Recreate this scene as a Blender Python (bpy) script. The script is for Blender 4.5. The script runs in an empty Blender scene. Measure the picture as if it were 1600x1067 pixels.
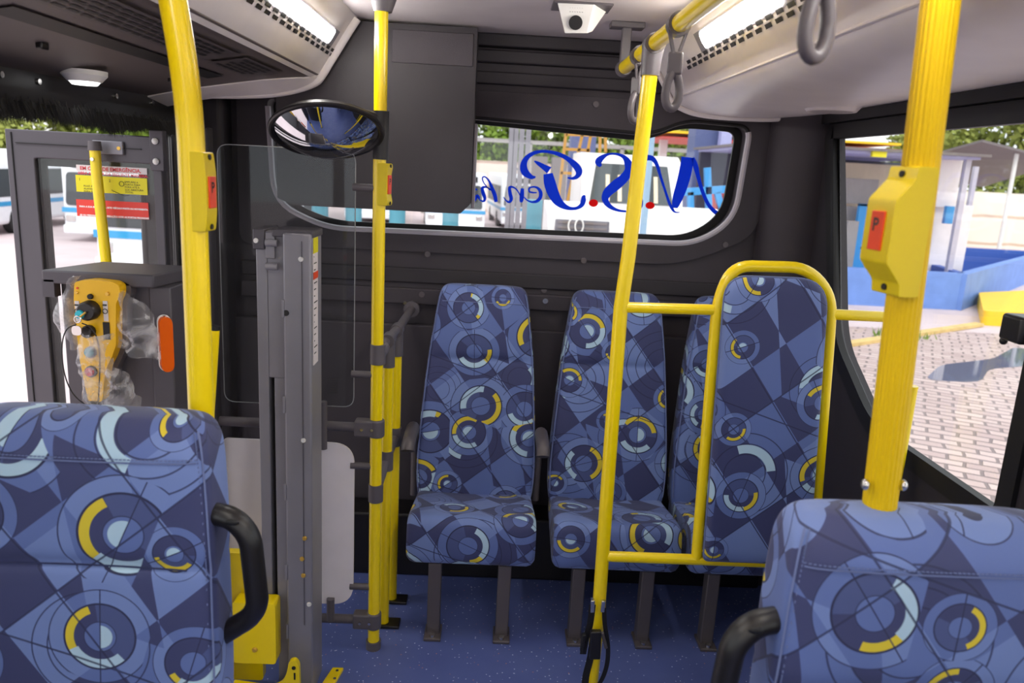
import bpy, math, random
from mathutils import Vector, Matrix, noise
from mathutils.geometry import delaunay_2d_cdt
C = bpy.context.scene.collection
V = Vector
PI = math.pi
random.seed(7)

# ---------------------------------------------------------------- camera
FPX, CX, CY = 1200.0, 800.0, 533.5
CAM = V((0, 0, 1.65))
fwd = V((780 - CX, -(262 - CY), -FPX)).normalized()
rl = math.radians(2.75)
upv = V((math.sin(rl), math.cos(rl), 0)); upv = (upv - fwd * upv.dot(fwd)).normalized()
rgt = fwd.cross(upv)
ROT = Matrix((rgt, fwd, upv))            # camera space -> world
def ray(px, py): return ROT @ V((px - CX, -(py - CY), -FPX))
def atY(px, py, y): v = ray(px, py); return CAM + v * (y / v.y)
def atX(px, py, x): v = ray(px, py); return CAM + v * (x / v.x)
def atZ(px, py, z): v = ray(px, py); return CAM + v * ((z - CAM.z) / v.z)
cd = bpy.data.cameras.new('camera'); cam = bpy.data.objects.new('camera', cd); C.objects.link(cam)
cd.sensor_width = 36; cd.lens = 36 * FPX / 1600
cd.clip_start = 0.02; cd.clip_end = 400
cam.matrix_world = Matrix.Translation(CAM) @ ROT.to_4x4()
cd.dof.use_dof = True; cd.dof.focus_distance = 2.3; cd.dof.aperture_fstop = 4.0
sc = bpy.context.scene; sc.camera = cam

# ---------------------------------------------------------------- sky, added soft sun, exposure
w = bpy.data.worlds.new('sky'); sc.world = w; w.use_nodes = True
nt = w.node_tree; nt.nodes.clear()
wo = nt.nodes.new('ShaderNodeOutputWorld'); bg = nt.nodes.new('ShaderNodeBackground')
tc = nt.nodes.new('ShaderNodeTexCoord'); nz = nt.nodes.new('ShaderNodeTexNoise'); cr = nt.nodes.new('ShaderNodeValToRGB')
nz.inputs['Scale'].default_value = 3; nz.inputs['Detail'].default_value = 4
cr.color_ramp.elements[0].color = (0.80, 0.86, 0.95, 1); cr.color_ramp.elements[1].color = (1, 0.99, 0.97, 1)
cr.color_ramp.elements[0].position = .35; cr.color_ramp.elements[1].position = .6
nt.links.new(tc.outputs['Generated'], nz.inputs['Vector']); nt.links.new(nz.outputs['Fac'], cr.inputs[0])
nt.links.new(cr.outputs[0], bg.inputs['Color']); nt.links.new(bg.outputs[0], wo.inputs[0])
bg.inputs['Strength'].default_value = 1.1
sl = bpy.data.lights.new('added_sun', 'SUN'); sl.energy = .8; sl.angle = math.radians(20); sl.color = (1, .97, .92)  # overcast sky has no sun; this soft one is added to give shape
so = bpy.data.objects.new('added_sun', sl); C.objects.link(so); so.rotation_euler = (math.radians(38), math.radians(-12), math.radians(20)); so.location = (3, -6, 12)
vs = sc.view_settings; vs.view_transform = 'Standard'; vs.look = 'None'; vs.exposure = 0.85; vs.gamma = 1; vs.use_curve_mapping = False

# ---------------------------------------------------------------- material helpers
def s2l(c):
    return tuple(((v / 255) / 12.92 if v / 255 <= .04045 else (((v / 255) + .055) / 1.055) ** 2.4) for v in c) + (1,)
class Nd:
    """tiny expression builder over math nodes"""
    def __init__(s, nt): s.nt = nt
    def new(s, t): return s.nt.nodes.new(t)
    def set(s, inp, v):
        if hasattr(v, 'links') or hasattr(v, 'is_linked'): s.nt.links.new(v, inp)
        else: inp.default_value = v
    def m(s, op, a, b=0.0, c=None):
        n = s.new('ShaderNodeMath'); n.operation = op; s.set(n.inputs[0], a); s.set(n.inputs[1], b)
        if c is not None: s.set(n.inputs[2], c)
        return n.outputs[0]
    def mix(s, f, a, b):
        n = s.new('ShaderNodeMix'); n.data_type = 'RGBA'; s.set(n.inputs[0], f); s.set(n.inputs[6], a); s.set(n.inputs[7], b)
        return n.outputs[2]
def newmat(name):
    m = bpy.data.materials.new(name); m.use_nodes = True
    b = m.node_tree.nodes['Principled BSDF']
    return m, Nd(m.node_tree), b
def mat(name, col, rough=.5, metal=0, bump=0, bscale=200, var=0, vscale=8, spec=.5, coat=0, emit=0, ecol=None, trans=0, alpha=1):
    m, n, b = newmat(name); c = s2l(col)
    b.inputs['Base Color'].default_value = c; b.inputs['Roughness'].default_value = rough; b.inputs['Metallic'].default_value = metal
    b.inputs['Specular IOR Level'].default_value = spec; b.inputs['Coat Weight'].default_value = coat; b.inputs['Coat Roughness'].default_value = .18
    b.inputs['Transmission Weight'].default_value = trans; b.inputs['Alpha'].default_value = alpha
    if emit: b.inputs['Emission Color'].default_value = ecol or c; b.inputs['Emission Strength'].default_value = emit
    tcn = n.new('ShaderNodeTexCoord')
    x = n.new('ShaderNodeTexNoise'); x.inputs['Scale'].default_value = vscale; x.inputs['Detail'].default_value = 5
    n.nt.links.new(tcn.outputs['Object'], x.inputs['Vector'])
    v = var or .03
    d = tuple(min(1, k * (1 - 3 * v)) for k in c[:3]) + (1,); e = tuple(min(1, k * (1 + 3 * v)) for k in c[:3]) + (1,)
    n.set(b.inputs['Base Color'], n.mix(x.outputs['Fac'], d, e))
    if bump:
        y = n.new('ShaderNodeTexNoise'); y.inputs['Scale'].default_value = bscale; y.inputs['Detail'].default_value = 2
        n.nt.links.new(tcn.outputs['Object'], y.inputs['Vector'])
        bn = n.new('ShaderNodeBump'); bn.inputs['Strength'].default_value = bump; bn.inputs['Distance'].default_value = .002
        n.set(bn.inputs['Height'], y.outputs['Fac']); n.set(b.inputs['Normal'], bn.outputs[0])
    return m

YEL = mat('yellow_paint', (250, 218, 0), .28, coat=.3, var=.003)
YELR = mat('yellow_ribbed_plastic', (226, 188, 0), .45, var=.003, spec=.3)
YBOX = mat('yellow_box_plastic', (222, 196, 0), .42, bump=.15, bscale=500)
DARK = mat('charcoal_plastic', (58, 52, 58), .62, bump=.35, bscale=420, var=.05)
DARK2 = mat('darker_charcoal_plastic', (44, 39, 44), .6, bump=.3, bscale=420, var=.05)
BLACK = mat('black_rubber', (17, 15, 17), .55, var=.05)
BLKP = mat('black_plastic', (24, 21, 23), .38, bump=.1, bscale=500)
ROOFM = mat('pale_grey_lining', (200, 191, 193), .55, bump=.35, bscale=350)
ROOF2 = mat('pale_grey_duct_plastic', (226, 218, 217), .36, bump=.2, bscale=500)
GREYP = mat('grey_clamp_plastic', (92, 86, 90), .42, bump=.15, bscale=500)
STEEL = mat('grey_painted_steel', (136, 133, 140), .42, metal=.2, bump=.08, bscale=60, var=.05)
STEELD = mat('dark_grey_painted_steel', (84, 80, 86), .45, metal=.3, bump=.1, bscale=200)
LEGM = mat('grey_seat_leg_steel', (92, 85, 88), .45, metal=.2)
CHROME = mat('chrome', (210, 208, 205), .18, metal=1)
BRASS = mat('brass', (225, 180, 80), .35, metal=.5)
WHITEP = mat('white_panel', (235, 228, 232), .45)
WHT = mat('white_plastic', (232, 230, 226), .4)
LAMP = mat('lamp_diffuser', (255, 250, 240), .5, emit=26, ecol=(1, .97, .92, 1))
DOMEL = mat('dome_lamp_diffuser', (255, 255, 255), .5, emit=1.2, ecol=(1, 1, 1, 1))
MIRR = mat('mirror_silver', (225, 228, 232), .02, metal=1, var=.001)
RED = mat('red_sticker', (226, 62, 50), .5)
ORANGE = mat('orange_button_red', (230, 70, 30), .4)
AMBER = mat('amber_lens', (240, 100, 14), .15, coat=.5)
def vinyl(name, col):
    m, n, b = newmat(name); t = m.node_tree; b.inputs['Base Color'].default_value = s2l(col); b.inputs['Roughness'].default_value = .5
    tl = t.nodes.new('ShaderNodeBsdfTranslucent'); tl.inputs[0].default_value = s2l(col); mx = t.nodes.new('ShaderNodeMixShader'); mx.inputs[0].default_value = .75
    t.links.new(b.outputs[0], mx.inputs[1]); t.links.new(tl.outputs[0], mx.inputs[2]); t.links.new(mx.outputs[0], t.nodes['Material Output'].inputs[0]); return m
BLUEV = vinyl('blue_vinyl_lettering', (4, 96, 222)); REDV = vinyl('red_vinyl_dot', (225, 10, 20))
PAPER = mat('white_label', (222, 212, 212), .55)
YPAPER = mat('yellow_label', (228, 216, 20), .5)
INK = mat('ink', (50, 50, 45), .6)
REDINK = mat('red_ink', (215, 60, 70), .6)
WINK = mat('white_ink', (250, 240, 240), .6)
BARK = mat('bark', (95, 80, 66), .9)
STITCH = mat('pale_stitching', (104, 116, 160), .7)

def glassmat(name, tint=(255, 255, 255), refl=1.0, haze=0):
    m = bpy.data.materials.new(name); m.use_nodes = True; t = m.node_tree; t.nodes.clear(); n = Nd(t)
    o = t.nodes.new('ShaderNodeOutputMaterial'); tr = t.nodes.new('ShaderNodeBsdfTransparent'); gl = t.nodes.new('ShaderNodeBsdfGlossy')
    tr.inputs[0].default_value = s2l(tint); gl.inputs['Roughness'].default_value = .02
    fr = t.nodes.new('ShaderNodeLayerWeight'); fr.inputs[0].default_value = .5
    mx = t.nodes.new('ShaderNodeMixShader'); n.set(mx.inputs[0], n.m('MULTIPLY', n.m('ADD', n.m('MULTIPLY', n.m('POWER', fr.outputs['Facing'], 5.0), .7), .035), refl))
    t.links.new(tr.outputs[0], mx.inputs[1]); t.links.new(gl.outputs[0], mx.inputs[2]); last = mx.outputs[0]
    if haze:
        df = t.nodes.new('ShaderNodeBsdfDiffuse'); m2 = t.nodes.new('ShaderNodeMixShader'); m2.inputs[0].default_value = haze
        t.links.new(last, m2.inputs[1]); t.links.new(df.outputs[0], m2.inputs[2]); last = m2.outputs[0]
    t.links.new(last, o.inputs[0]); return m
GLASS = glassmat('window_glass', (248, 250, 250), 1.0)
ACRYL = glassmat('clear_screen_glass', (240, 242, 242), .6, .004)

def bagmat():
    m = bpy.data.materials.new('clear_plastic_film'); m.use_nodes = True; t = m.node_tree; t.nodes.clear(); n = Nd(t)
    o = t.nodes.new('ShaderNodeOutputMaterial'); tr = t.nodes.new('ShaderNodeBsdfTransparent'); b = t.nodes.new('ShaderNodeBsdfPrincipled')
    b.inputs['Base Color'].default_value = s2l((235, 232, 236)); b.inputs['Roughness'].default_value = .08; b.inputs['Specular IOR Level'].default_value = 1.0
    x = t.nodes.new('ShaderNodeTexNoise'); x.inputs['Scale'].default_value = 14; x.inputs['Detail'].default_value = 5; x.inputs['Distortion'].default_value = 1.6
    tcn = t.nodes.new('ShaderNodeTexCoord'); t.links.new(tcn.outputs['Object'], x.inputs['Vector'])
    r = t.nodes.new('ShaderNodeMapRange'); t.links.new(x.outputs['Fac'], r.inputs[0]); r.inputs[1].default_value = .42; r.inputs[2].default_value = .68; r.inputs[3].default_value = .10; r.inputs[4].default_value = .62
    bn = t.nodes.new('ShaderNodeBump'); bn.inputs['Strength'].default_value = .5; bn.inputs['Distance'].default_value = .01
    t.links.new(x.outputs['Fac'], bn.inputs['Height']); t.links.new(bn.outputs[0], b.inputs['Normal'])
    mx = t.nodes.new('ShaderNodeMixShader'); t.links.new(r.outputs[0], mx.inputs[0]); t.links.new(tr.outputs[0], mx.inputs[1]); t.links.new(b.outputs[0], mx.inputs[2]); t.links.new(mx.outputs[0], o.inputs[0])
    return m
BAG = bagmat()

def fabricmat():
    m, n, b = newmat('patterned_blue_fabric'); t = m.node_tree
    uv = n.new('ShaderNodeUVMap'); uv.uv_map = 'UVMap'
    oi = n.new('ShaderNodeObjectInfo')
    off = n.new('ShaderNodeVectorMath'); off.operation = 'MULTIPLY'; t.links.new(oi.outputs['Location'], off.inputs[0]); off.inputs[1].default_value = (3.7, 2.3, 0)
    ad = n.new('ShaderNodeVectorMath'); ad.operation = 'ADD'; t.links.new(uv.outputs[0], ad.inputs[0]); t.links.new(off.outputs[0], ad.inputs[1])
    sp = n.new('ShaderNodeSeparateXYZ'); t.links.new(ad.outputs[0], sp.inputs[0]); U, W = sp.outputs[0], sp.outputs[1]
    M = n.m
    navy, mid, lite = s2l((58, 63, 104)), s2l((92, 110, 166)), s2l((114, 134, 188))
    pale, yel, line = s2l((172, 200, 220)), s2l((214, 192, 50)), s2l((40, 44, 78))
    def fam(a, k, ph, duty=0.0):
        th = math.radians(a); s = M('ADD', M('MULTIPLY', U, math.cos(th) * k), M('MULTIPLY', W, math.sin(th) * k))
        return M('ADD', s, ph)
    def square(x, bias): return M('GREATER_THAN', M('FRACT', x), bias)
    f1 = fam(36, 4.3, .2); f2 = fam(-50, 3.7, .4); f3 = fam(10, 2.3, .1); f4 = fam(72, 2.1, .63)
    def xor(a, b_): return M('ABSOLUTE', M('SUBTRACT', a, b_))
    x12 = xor(square(f1, .52), square(f2, .45)); x = xor(x12, M('MULTIPLY', square(f3, .72), square(f4, .35)))
    col = n.mix(x, navy, mid)
    shade = M('MULTIPLY', square(M('MULTIPLY', f2, .5), .55), x); col = n.mix(M('MULTIPLY', shade, .8), col, lite)
    def lines(f, k, ph, wd):
        return M('LESS_THAN', M('ABSOLUTE', M('SUBTRACT', M('FRACT', M('ADD', M('MULTIPLY', f, k), ph)), .5)), wd)
    def rings(scale, offs, R0, R1, col, full, lo=0):
        sh = n.new('ShaderNodeVectorMath'); sh.operation = 'ADD'; t.links.new(ad.outputs[0], sh.inputs[0]); sh.inputs[1].default_value = offs
        v = n.new('ShaderNodeTexVoronoi'); v.voronoi_dimensions = '2D'; v.inputs['Scale'].default_value = scale; v.inputs['Randomness'].default_value = .78
        t.links.new(sh.outputs[0], v.inputs['Vector'])
        d = n.new('ShaderNodeVectorMath'); d.operation = 'SUBTRACT'; t.links.new(sh.outputs[0], d.inputs[0])
        # cell centre in texture space
        t.links.new(v.outputs['Position'], d.inputs[1])
        dx = n.new('ShaderNodeSeparateXYZ'); t.links.new(d.outputs[0], dx.inputs[0])
        ln = n.new('ShaderNodeVectorMath'); ln.operation = 'LENGTH'
        cb = n.new('ShaderNodeCombineXYZ'); t.links.new(dx.outputs[0], cb.inputs[0]); t.links.new(dx.outputs[1], cb.inputs[1]); t.links.new(cb.outputs[0], ln.inputs[0])
        sc_ = n.new('ShaderNodeSeparateColor'); t.links.new(v.outputs['Color'], sc_.inputs[0]); r, g, bl = sc_.outputs
        R = M('ADD', M('MULTIPLY', r, R1 - R0), R0)
        tt = M('DIVIDE', ln.outputs['Value'], R)
        ang = M('DIVIDE', M('ARCTAN2', dx.outputs[1], dx.outputs[0]), 2 * PI)
        def band(a, b_): return M('MULTIPLY', M('GREATER_THAN', tt, a), M('LESS_THAN', tt, b_))
        def win(ph, k, wd): return M('LESS_THAN', M('FRACT', M('ADD', ang, M('ADD', M('MULTIPLY', ph, k), 10))), wd)
        if full:
            inner = n.mix(x, mid, navy)
            col = n.mix(band(.80, 1.25), col, n.mix(M('MULTIPLY', x, .85), mid, lite))
            col = n.mix(band(0, .84), col, navy)
            col = n.mix(M('MULTIPLY', band(.36, .84), win(g, 3.1, .42)), col, n.mix(.35, navy, mid))
            col = n.mix(M('MULTIPLY', band(.64, .84), win(g, 1, .36)), col, yel)
            col = n.mix(M('MULTIPLY', M('MULTIPLY', band(.60, .86), win(bl, 1.7, .30)), M('GREATER_THAN', r, .35)), col, pale)
            col = n.mix(band(0, .40), col, mid)
            col = n.mix(M('MULTIPLY', M('MULTIPLY', band(0, .30), win(bl, 1, .5)), M('GREATER_THAN', g, .42)), col, pale)
            col = n.mix(M('MULTIPLY', band(.84, .89), 1), col, line)
            col = n.mix(M('MULTIPLY', band(1.22, 1.25), .9), col, line)
            col = n.mix(M('MULTIPLY', band(.38, .405), .9), col, line)
            col = n.mix(M('MULTIPLY', M('LESS_THAN', M('MULTIPLY', M('ABSOLUTE', M('SINE', M('MULTIPLY', M('ADD', ang, bl), 2 * PI))), ln.outputs['Value']), .0011), band(0, 1.25)), col, line)
        else:
            for q in (.55, .85, 1.15): col = n.mix(M('MULTIPLY', band(q, q + .03), .85), col, line)
            col = n.mix(M('MULTIPLY', band(.58, .84), win(g, 1, .4)), col, n.mix(x, navy, lite))
            col = n.mix(M('MULTIPLY', M('MULTIPLY', band(.60, .84), win(bl, 2, .28)), M('GREATER_THAN', g, .5)), col, pale)
        return col
    col = rings(3.4, (.31, .17, 0), .07, .125, col, False)
    col = rings(5.0, (.06, .03, 0), .034, .100, col, True)
    ln1 = lines(f1, 1.0, .0, .008); ln2 = lines(f2, 1.0, .05, .007); ln3 = lines(f4, 1.0, .3, .004)
    col = n.mix(M('MULTIPLY', M('MAXIMUM', ln1, M('MAXIMUM', ln2, ln3)), .85), col, line)
    n.set(b.inputs['Base Color'], col)
    b.inputs['Roughness'].default_value = .62; b.inputs['Specular IOR Level'].default_value = .35
    b.inputs['Sheen Weight'].default_value = .15; b.inputs['Sheen Roughness'].default_value = .5
    wv = n.new('ShaderNodeTexNoise'); wv.inputs['Scale'].default_value = 9; wv.inputs['Detail'].default_value = 3
    tcn = n.new('ShaderNodeTexCoord'); t.links.new(tcn.outputs['Object'], wv.inputs['Vector'])
    bn = n.new('ShaderNodeBump'); bn.inputs['Strength'].default_value = .25; bn.inputs['Distance'].default_value = .01
    t.links.new(wv.outputs['Fac'], bn.inputs['Height']); t.links.new(bn.outputs[0], b.inputs['Normal'])
    return m
FAB = fabricmat()

def floormat():
    m, n, b = newmat('speckled_blue_vinyl'); t = m.node_tree; tcn = n.new('ShaderNodeTexCoord')
    v = n.new('ShaderNodeTexVoronoi'); v.inputs['Scale'].default_value = 75; t.links.new(tcn.outputs['Object'], v.inputs['Vector'])
    s = n.new('ShaderNodeSeparateColor'); t.links.new(v.outputs['Color'], s.inputs[0])
    dot = n.m('MULTIPLY', n.m('LESS_THAN', v.outputs['Distance'], .17), n.m('GREATER_THAN', s.outputs[0], .60))
    nz = n.new('ShaderNodeTexNoise'); nz.inputs['Scale'].default_value = 5; nz.inputs['Detail'].default_value = 6; t.links.new(tcn.outputs['Object'], nz.inputs['Vector'])
    base = n.mix(nz.outputs['Fac'], s2l((70, 82, 142)), s2l((100, 114, 172)))
    spk = n.mix(n.m('GREATER_THAN', s.outputs[1], .8), s2l((205, 210, 235)), s2l((190, 130, 120)))
    n.set(b.inputs['Base Color'], n.mix(dot, base, spk)); b.inputs['Roughness'].default_value = .45
    return m
FLOORM = floormat()
def cobblemat():
    m, n, b = newmat('cobblestones'); t = m.node_tree; tcn = n.new('ShaderNodeTexCoord')
    mp = n.new('ShaderNodeMapping'); mp.inputs['Rotation'].default_value = (0, 0, math.radians(28)); t.links.new(tcn.outputs['Object'], mp.inputs[0])
    nz = n.new('ShaderNodeTexNoise'); nz.inputs['Scale'].default_value = 1.3; t.links.new(mp.outputs[0], nz.inputs['Vector'])
    ds = n.new('ShaderNodeMix'); ds.data_type = 'VECTOR'; ds.inputs[0].default_value = .12; t.links.new(mp.outputs[0], ds.inputs[4]); t.links.new(nz.outputs['Color'], ds.inputs[5])
    br = n.new('ShaderNodeTexBrick'); t.links.new(ds.outputs[1], br.inputs['Vector'])
    for k, v in dict(Scale=1.0).items(): br.inputs[k].default_value = v
    br.inputs['Brick Width'].default_value = .27; br.inputs['Row Height'].default_value = .15; br.inputs['Mortar Size'].default_value = .016; br.inputs['Mortar Smooth'].default_value = .4
    br.inputs['Color1'].default_value = s2l((178, 152, 148)); br.inputs['Color2'].default_value = s2l((206, 182, 176)); br.inputs['Mortar'].default_value = s2l((104, 88, 88))
    n2 = n.new('ShaderNodeTexNoise'); n2.inputs['Scale'].default_value = .5; n2.inputs['Detail'].default_value = 6; t.links.new(tcn.outputs['Object'], n2.inputs['Vector'])
    n.set(b.inputs['Base Color'], n.mix(n.m('MULTIPLY', n2.outputs['Fac'], .5), br.outputs['Color'], s2l((206, 188, 184))))
    bn = n.new('ShaderNodeBump'); bn.inputs['Strength'].default_value = .8; bn.inputs['Distance'].default_value = .03; bn.invert = True
    n.set(bn.inputs['Height'], br.outputs['Fac']); n.set(b.inputs['Normal'], bn.outputs[0]); b.inputs['Roughness'].default_value = .7
    return m
COBBLE = cobblemat()
CONC = mat('pale_concrete', (206, 188, 190), .85, var=.06, vscale=1.2)
def leafmat(name, c1, c2):
    m, n, b = newmat(name); t = m.node_tree; tcn = n.new('ShaderNodeTexCoord'); nz = n.new('ShaderNodeTexNoise'); nz.inputs['Scale'].default_value = 1.1; nz.inputs['Detail'].default_value = 8
    t.links.new(tcn.outputs['Object'], nz.inputs['Vector']); n.set(b.inputs['Base Color'], n.mix(nz.outputs['Fac'], s2l(c1), s2l(c2))); b.inputs['Roughness'].default_value = .7
    return m
LEAF = leafmat('foliage_green', (50, 90, 20), (150, 175, 50))
LEAF2 = leafmat('foliage_olive', (84, 108, 40), (170, 172, 80))
def wallmat(name, a, bb, c):
    m, n, b = newmat(name); t = m.node_tree; tcn = n.new('ShaderNodeTexCoord'); nz = n.new('ShaderNodeTexNoise'); nz.inputs['Scale'].default_value = 1.2; nz.inputs['Detail'].default_value = 8
    t.links.new(tcn.outputs['Object'], nz.inputs['Vector'])
    s = n.new('ShaderNodeSeparateXYZ'); t.links.new(tcn.outputs['Object'], s.inputs[0])
    ln = n.m('LESS_THAN', n.m('ABSOLUTE', n.m('SUBTRACT', n.m('FRACT', n.m('ADD', n.m('MULTIPLY', s.outputs[2], .75), n.m('MULTIPLY', nz.outputs['Fac'], .12))), .5)), .05)
    n.set(b.inputs['Base Color'], n.mix(n.m('MULTIPLY', ln, .7), n.mix(nz.outputs['Fac'], s2l(a), s2l(bb)), s2l(c))); b.inputs['Roughness'].default_value = .85
    return m
YARDW = wallmat('weathered_white_wall', (232, 222, 205), (240, 232, 220), (196, 160, 130))
BRICKW = wallmat('stained_pinkish_wall', (226, 208, 196), (240, 226, 214), (176, 140, 122))

# ---------------------------------------------------------------- mesh builder
def clean(l):
    out = []
    for p in l:
        p = (p[0], p[1])
        if not out or math.dist(p, out[-1]) > 1e-5: out.append(p)
    if math.dist(out[0], out[-1]) < 1e-5: out.pop()
    return out
def inpoly(c, l):
    x, y = c[0], c[1]; r_ = False
    for i in range(len(l)):
        (x0, y0), (x1, y1) = l[i - 1][:2], l[i][:2]
        if (y0 > y) != (y1 > y) and x < (x1 - x0) * (y - y0) / (y1 - y0) + x0: r_ = not r_
    return r_
class MB:
    def __init__(s): s.v = []; s.f = []; s.uv = {}
    def add(s, vs, fs, uv=None):
        k = len(s.v); s.v += [V(p) for p in vs]; s.f += [tuple(i + k for i in f) for f in fs]
        if uv:
            for i, q in enumerate(uv): s.uv[k + i] = q
        return s
    def box(s, a, b):
        x0, y0, z0 = a; x1, y1, z1 = b
        vs = [(x, y, z) for x in (x0, x1) for y in (y0, y1) for z in (z0, z1)]
        return s.add(vs, [(0, 1, 3, 2), (4, 6, 7, 5), (0, 4, 5, 1), (2, 3, 7, 6), (0, 2, 6, 4), (1, 5, 7, 3)])
    def bar(s, p, q, wx, wz, up=(0, 0, 1)):
        p, q = V(p), V(q); d = (q - p).normalized(); sx = d.cross(V(up))
        if sx.length < 1e-4: sx = d.cross(V((1, 0, 0)))
        sx.normalize(); sz = sx.cross(d)
        vs = [c + sx * wx / 2 * a + sz * wz / 2 * b for c in (p, q) for a, b in ((-1, -1), (1, -1), (1, 1), (-1, 1))]
        return s.add(vs, [(0, 1, 5, 4), (1, 2, 6, 5), (2, 3, 7, 6), (3, 0, 4, 7), (3, 2, 1, 0), (4, 5, 6, 7)])
    def tube(s, pts, r, n=14, closed=False, ry=None, ref=None):
        pts = [V(p) for p in pts]; N = len(pts); rad = r if hasattr(r, '__len__') else [r] * N
        tans = []
        for i in range(N):
            a = pts[(i - 1) % N] if closed or i else pts[0]; b = pts[(i + 1) % N] if closed or i < N - 1 else pts[-1]
            tans.append((b - a).normalized())
        rf = V(ref) if ref else (V((0, 0, 1)) if abs(tans[0].z) < .9 else V((1, 0, 0)))
        u = (rf - tans[0] * rf.dot(tans[0])).normalized(); vs = []
        for i in range(N):
            u = (u - tans[i] * u.dot(tans[i])).normalized(); w_ = tans[i].cross(u); k = (ry / r if ry else 1)
            for j in range(n):
                a = 2 * PI * j / n; vs.append(pts[i] + u * math.cos(a) * rad[i] + w_ * math.sin(a) * rad[i] * k)
        fs = []
        for i in range(N if closed else N - 1):
            for j in range(n):
                a, b = i * n + j, i * n + (j + 1) % n; c, d = ((i + 1) % N) * n + (j + 1) % n, ((i + 1) % N) * n + j
                fs.append((a, b, c, d))
        if not closed: fs += [tuple(range(n - 1, -1, -1)), tuple((N - 1) * n + j for j in range(n))]
        return s.add(vs, fs)
    def cyl(s, p, q, r, n=20, r2=None): return s.tube([p, q], [r, r if r2 is None else r2], n)
    def ball(s, c, r, n=12, sq=(1, 1, 1)):
        c = V(c); vs = [c + V((0, 0, -r * sq[2]))]; m = n // 2
        for i in range(1, m):
            ph = PI * i / m - PI / 2
            for j in range(n): a = 2 * PI * j / n; vs.append(c + V((r * sq[0] * math.cos(ph) * math.cos(a), r * sq[1] * math.cos(ph) * math.sin(a), r * sq[2] * math.sin(ph))))
        vs.append(c + V((0, 0, r * sq[2]))); fs = []
        for j in range(n): fs.append((0, 1 + (j + 1) % n, 1 + j)); fs.append((len(vs) - 1, 1 + (m - 2) * n + j, 1 + (m - 2) * n + (j + 1) % n))
        for i in range(m - 2):
            for j in range(n): a = 1 + i * n; fs.append((a + j, a + (j + 1) % n, a + n + (j + 1) % n, a + n + j))
        return s.add(vs, fs)
    def plate(s, loops, fn, d0, d1):
        """loops of 2d points (outer, then holes) mapped by fn(a, b, depth)"""
        loops = [clean(l) for l in loops]; fl = [p for l in loops for p in l]; n = len(fl); eds = []; k = 0
        for l in loops: eds += [(k + i, k + (i + 1) % len(l)) for i in range(len(l))]; k += len(l)
        vo, _, fo, ov, _, _ = delaunay_2d_cdt([V((p[0], p[1])) for p in fl], eds, [], 0, 1e-7)
        mp_ = [o[0] if o else 0 for o in ov]; tri = []
        for t_ in fo:
            c = (vo[t_[0]] + vo[t_[1]] + vo[t_[2]]) / 3
            if inpoly(c, loops[0]) and not any(inpoly(c, h) for h in loops[1:]): tri.append([mp_[q] for q in t_])
        vs = [fn(p[0], p[1], d0) for p in fl] + [fn(p[0], p[1], d1) for p in fl]
        fs = [tuple(t_) for t_ in tri] + [tuple(i + n for i in reversed(t_)) for t_ in tri]; k = 0
        for l in loops:
            m = len(l)
            for i in range(m): a, b = k + i, k + (i + 1) % m; fs.append((a, b, b + n, a + n))
            k += m
        return s.add(vs, fs)
    def build(s, name, m, parent=None, smooth=35, bevel=0, origin=None):
        o_ = V(parent_origin(parent)) if parent else V(origin or (0, 0, 0))
        me = bpy.data.meshes.new(name); me.from_pydata([p - o_ for p in s.v], [], s.f); me.materials.append(m)
        if s.uv:
            ul = me.uv_layers.new(name='UVMap')
            for l in me.loops: ul.data[l.index].uv = s.uv.get(l.vertex_index, (0, 0))
        import bmesh
        bm = bmesh.new(); bm.from_mesh(me); bmesh.ops.recalc_face_normals(bm, faces=bm.faces); bm.to_mesh(me); bm.free()
        for p in me.polygons: p.use_smooth = True
        me.set_sharp_from_angle(angle=math.radians(smooth))
        o = bpy.data.objects.new(name, me); C.objects.link(o)
        if parent: o.parent = parent
        else: o.location = o_
        if bevel:
            b = o.modifiers.new('b', 'BEVEL'); b.width = bevel; b.segments = 3; b.limit_method = 'ANGLE'; b.angle_limit = math.radians(40)
        return o
def parent_origin(o):
    v = V((0, 0, 0))
    while o: v += o.location; o = o.parent
    return v
def tag(o, label=None, cat=None, group=None, kind=None):
    for k, v in (('label', label), ('category', cat), ('group', group), ('kind', kind)):
        if v: o[k] = v
    return o
def thing(name, label, cat, loc=(0, 0, 0), group=None, kind=None):
    o = bpy.data.objects.new(name, None); C.objects.link(o); o.location = loc; o.empty_display_size = .05
    return tag(o, label, cat, group, kind)
def copy_tree(o, parent=None):
    c = o.copy(); C.objects.link(c); c.parent = parent
    for ch in [k for k in o.children]: copy_tree(ch, c)
    return c
def fillet(pts, r, n=6, closed=True):
    out = []; N = len(pts); rs = r if hasattr(r, '__len__') else [r] * N
    pts = [V(p) for p in pts]
    for i in range(N):
        if not closed and i in (0, N - 1): out.append(pts[i]); continue
        p, a, b = pts[i], pts[i - 1], pts[(i + 1) % N]; da, db = (a - p), (b - p); la, lb = da.length, db.length; da.normalize(); db.normalize()
        k = min(rs[i], la * .49, lb * .49); p0, p1 = p + da * k, p + db * k
        for j in range(n + 1): t_ = j / n; out.append(p0 * (1 - t_) ** 2 + p * 2 * t_ * (1 - t_) + p1 * t_ * t_)
    return out
def f2(pts, r, n=6): return [(p.x, p.y) for p in fillet([V((a, b, 0)) for a, b in pts], r, n)]
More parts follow.
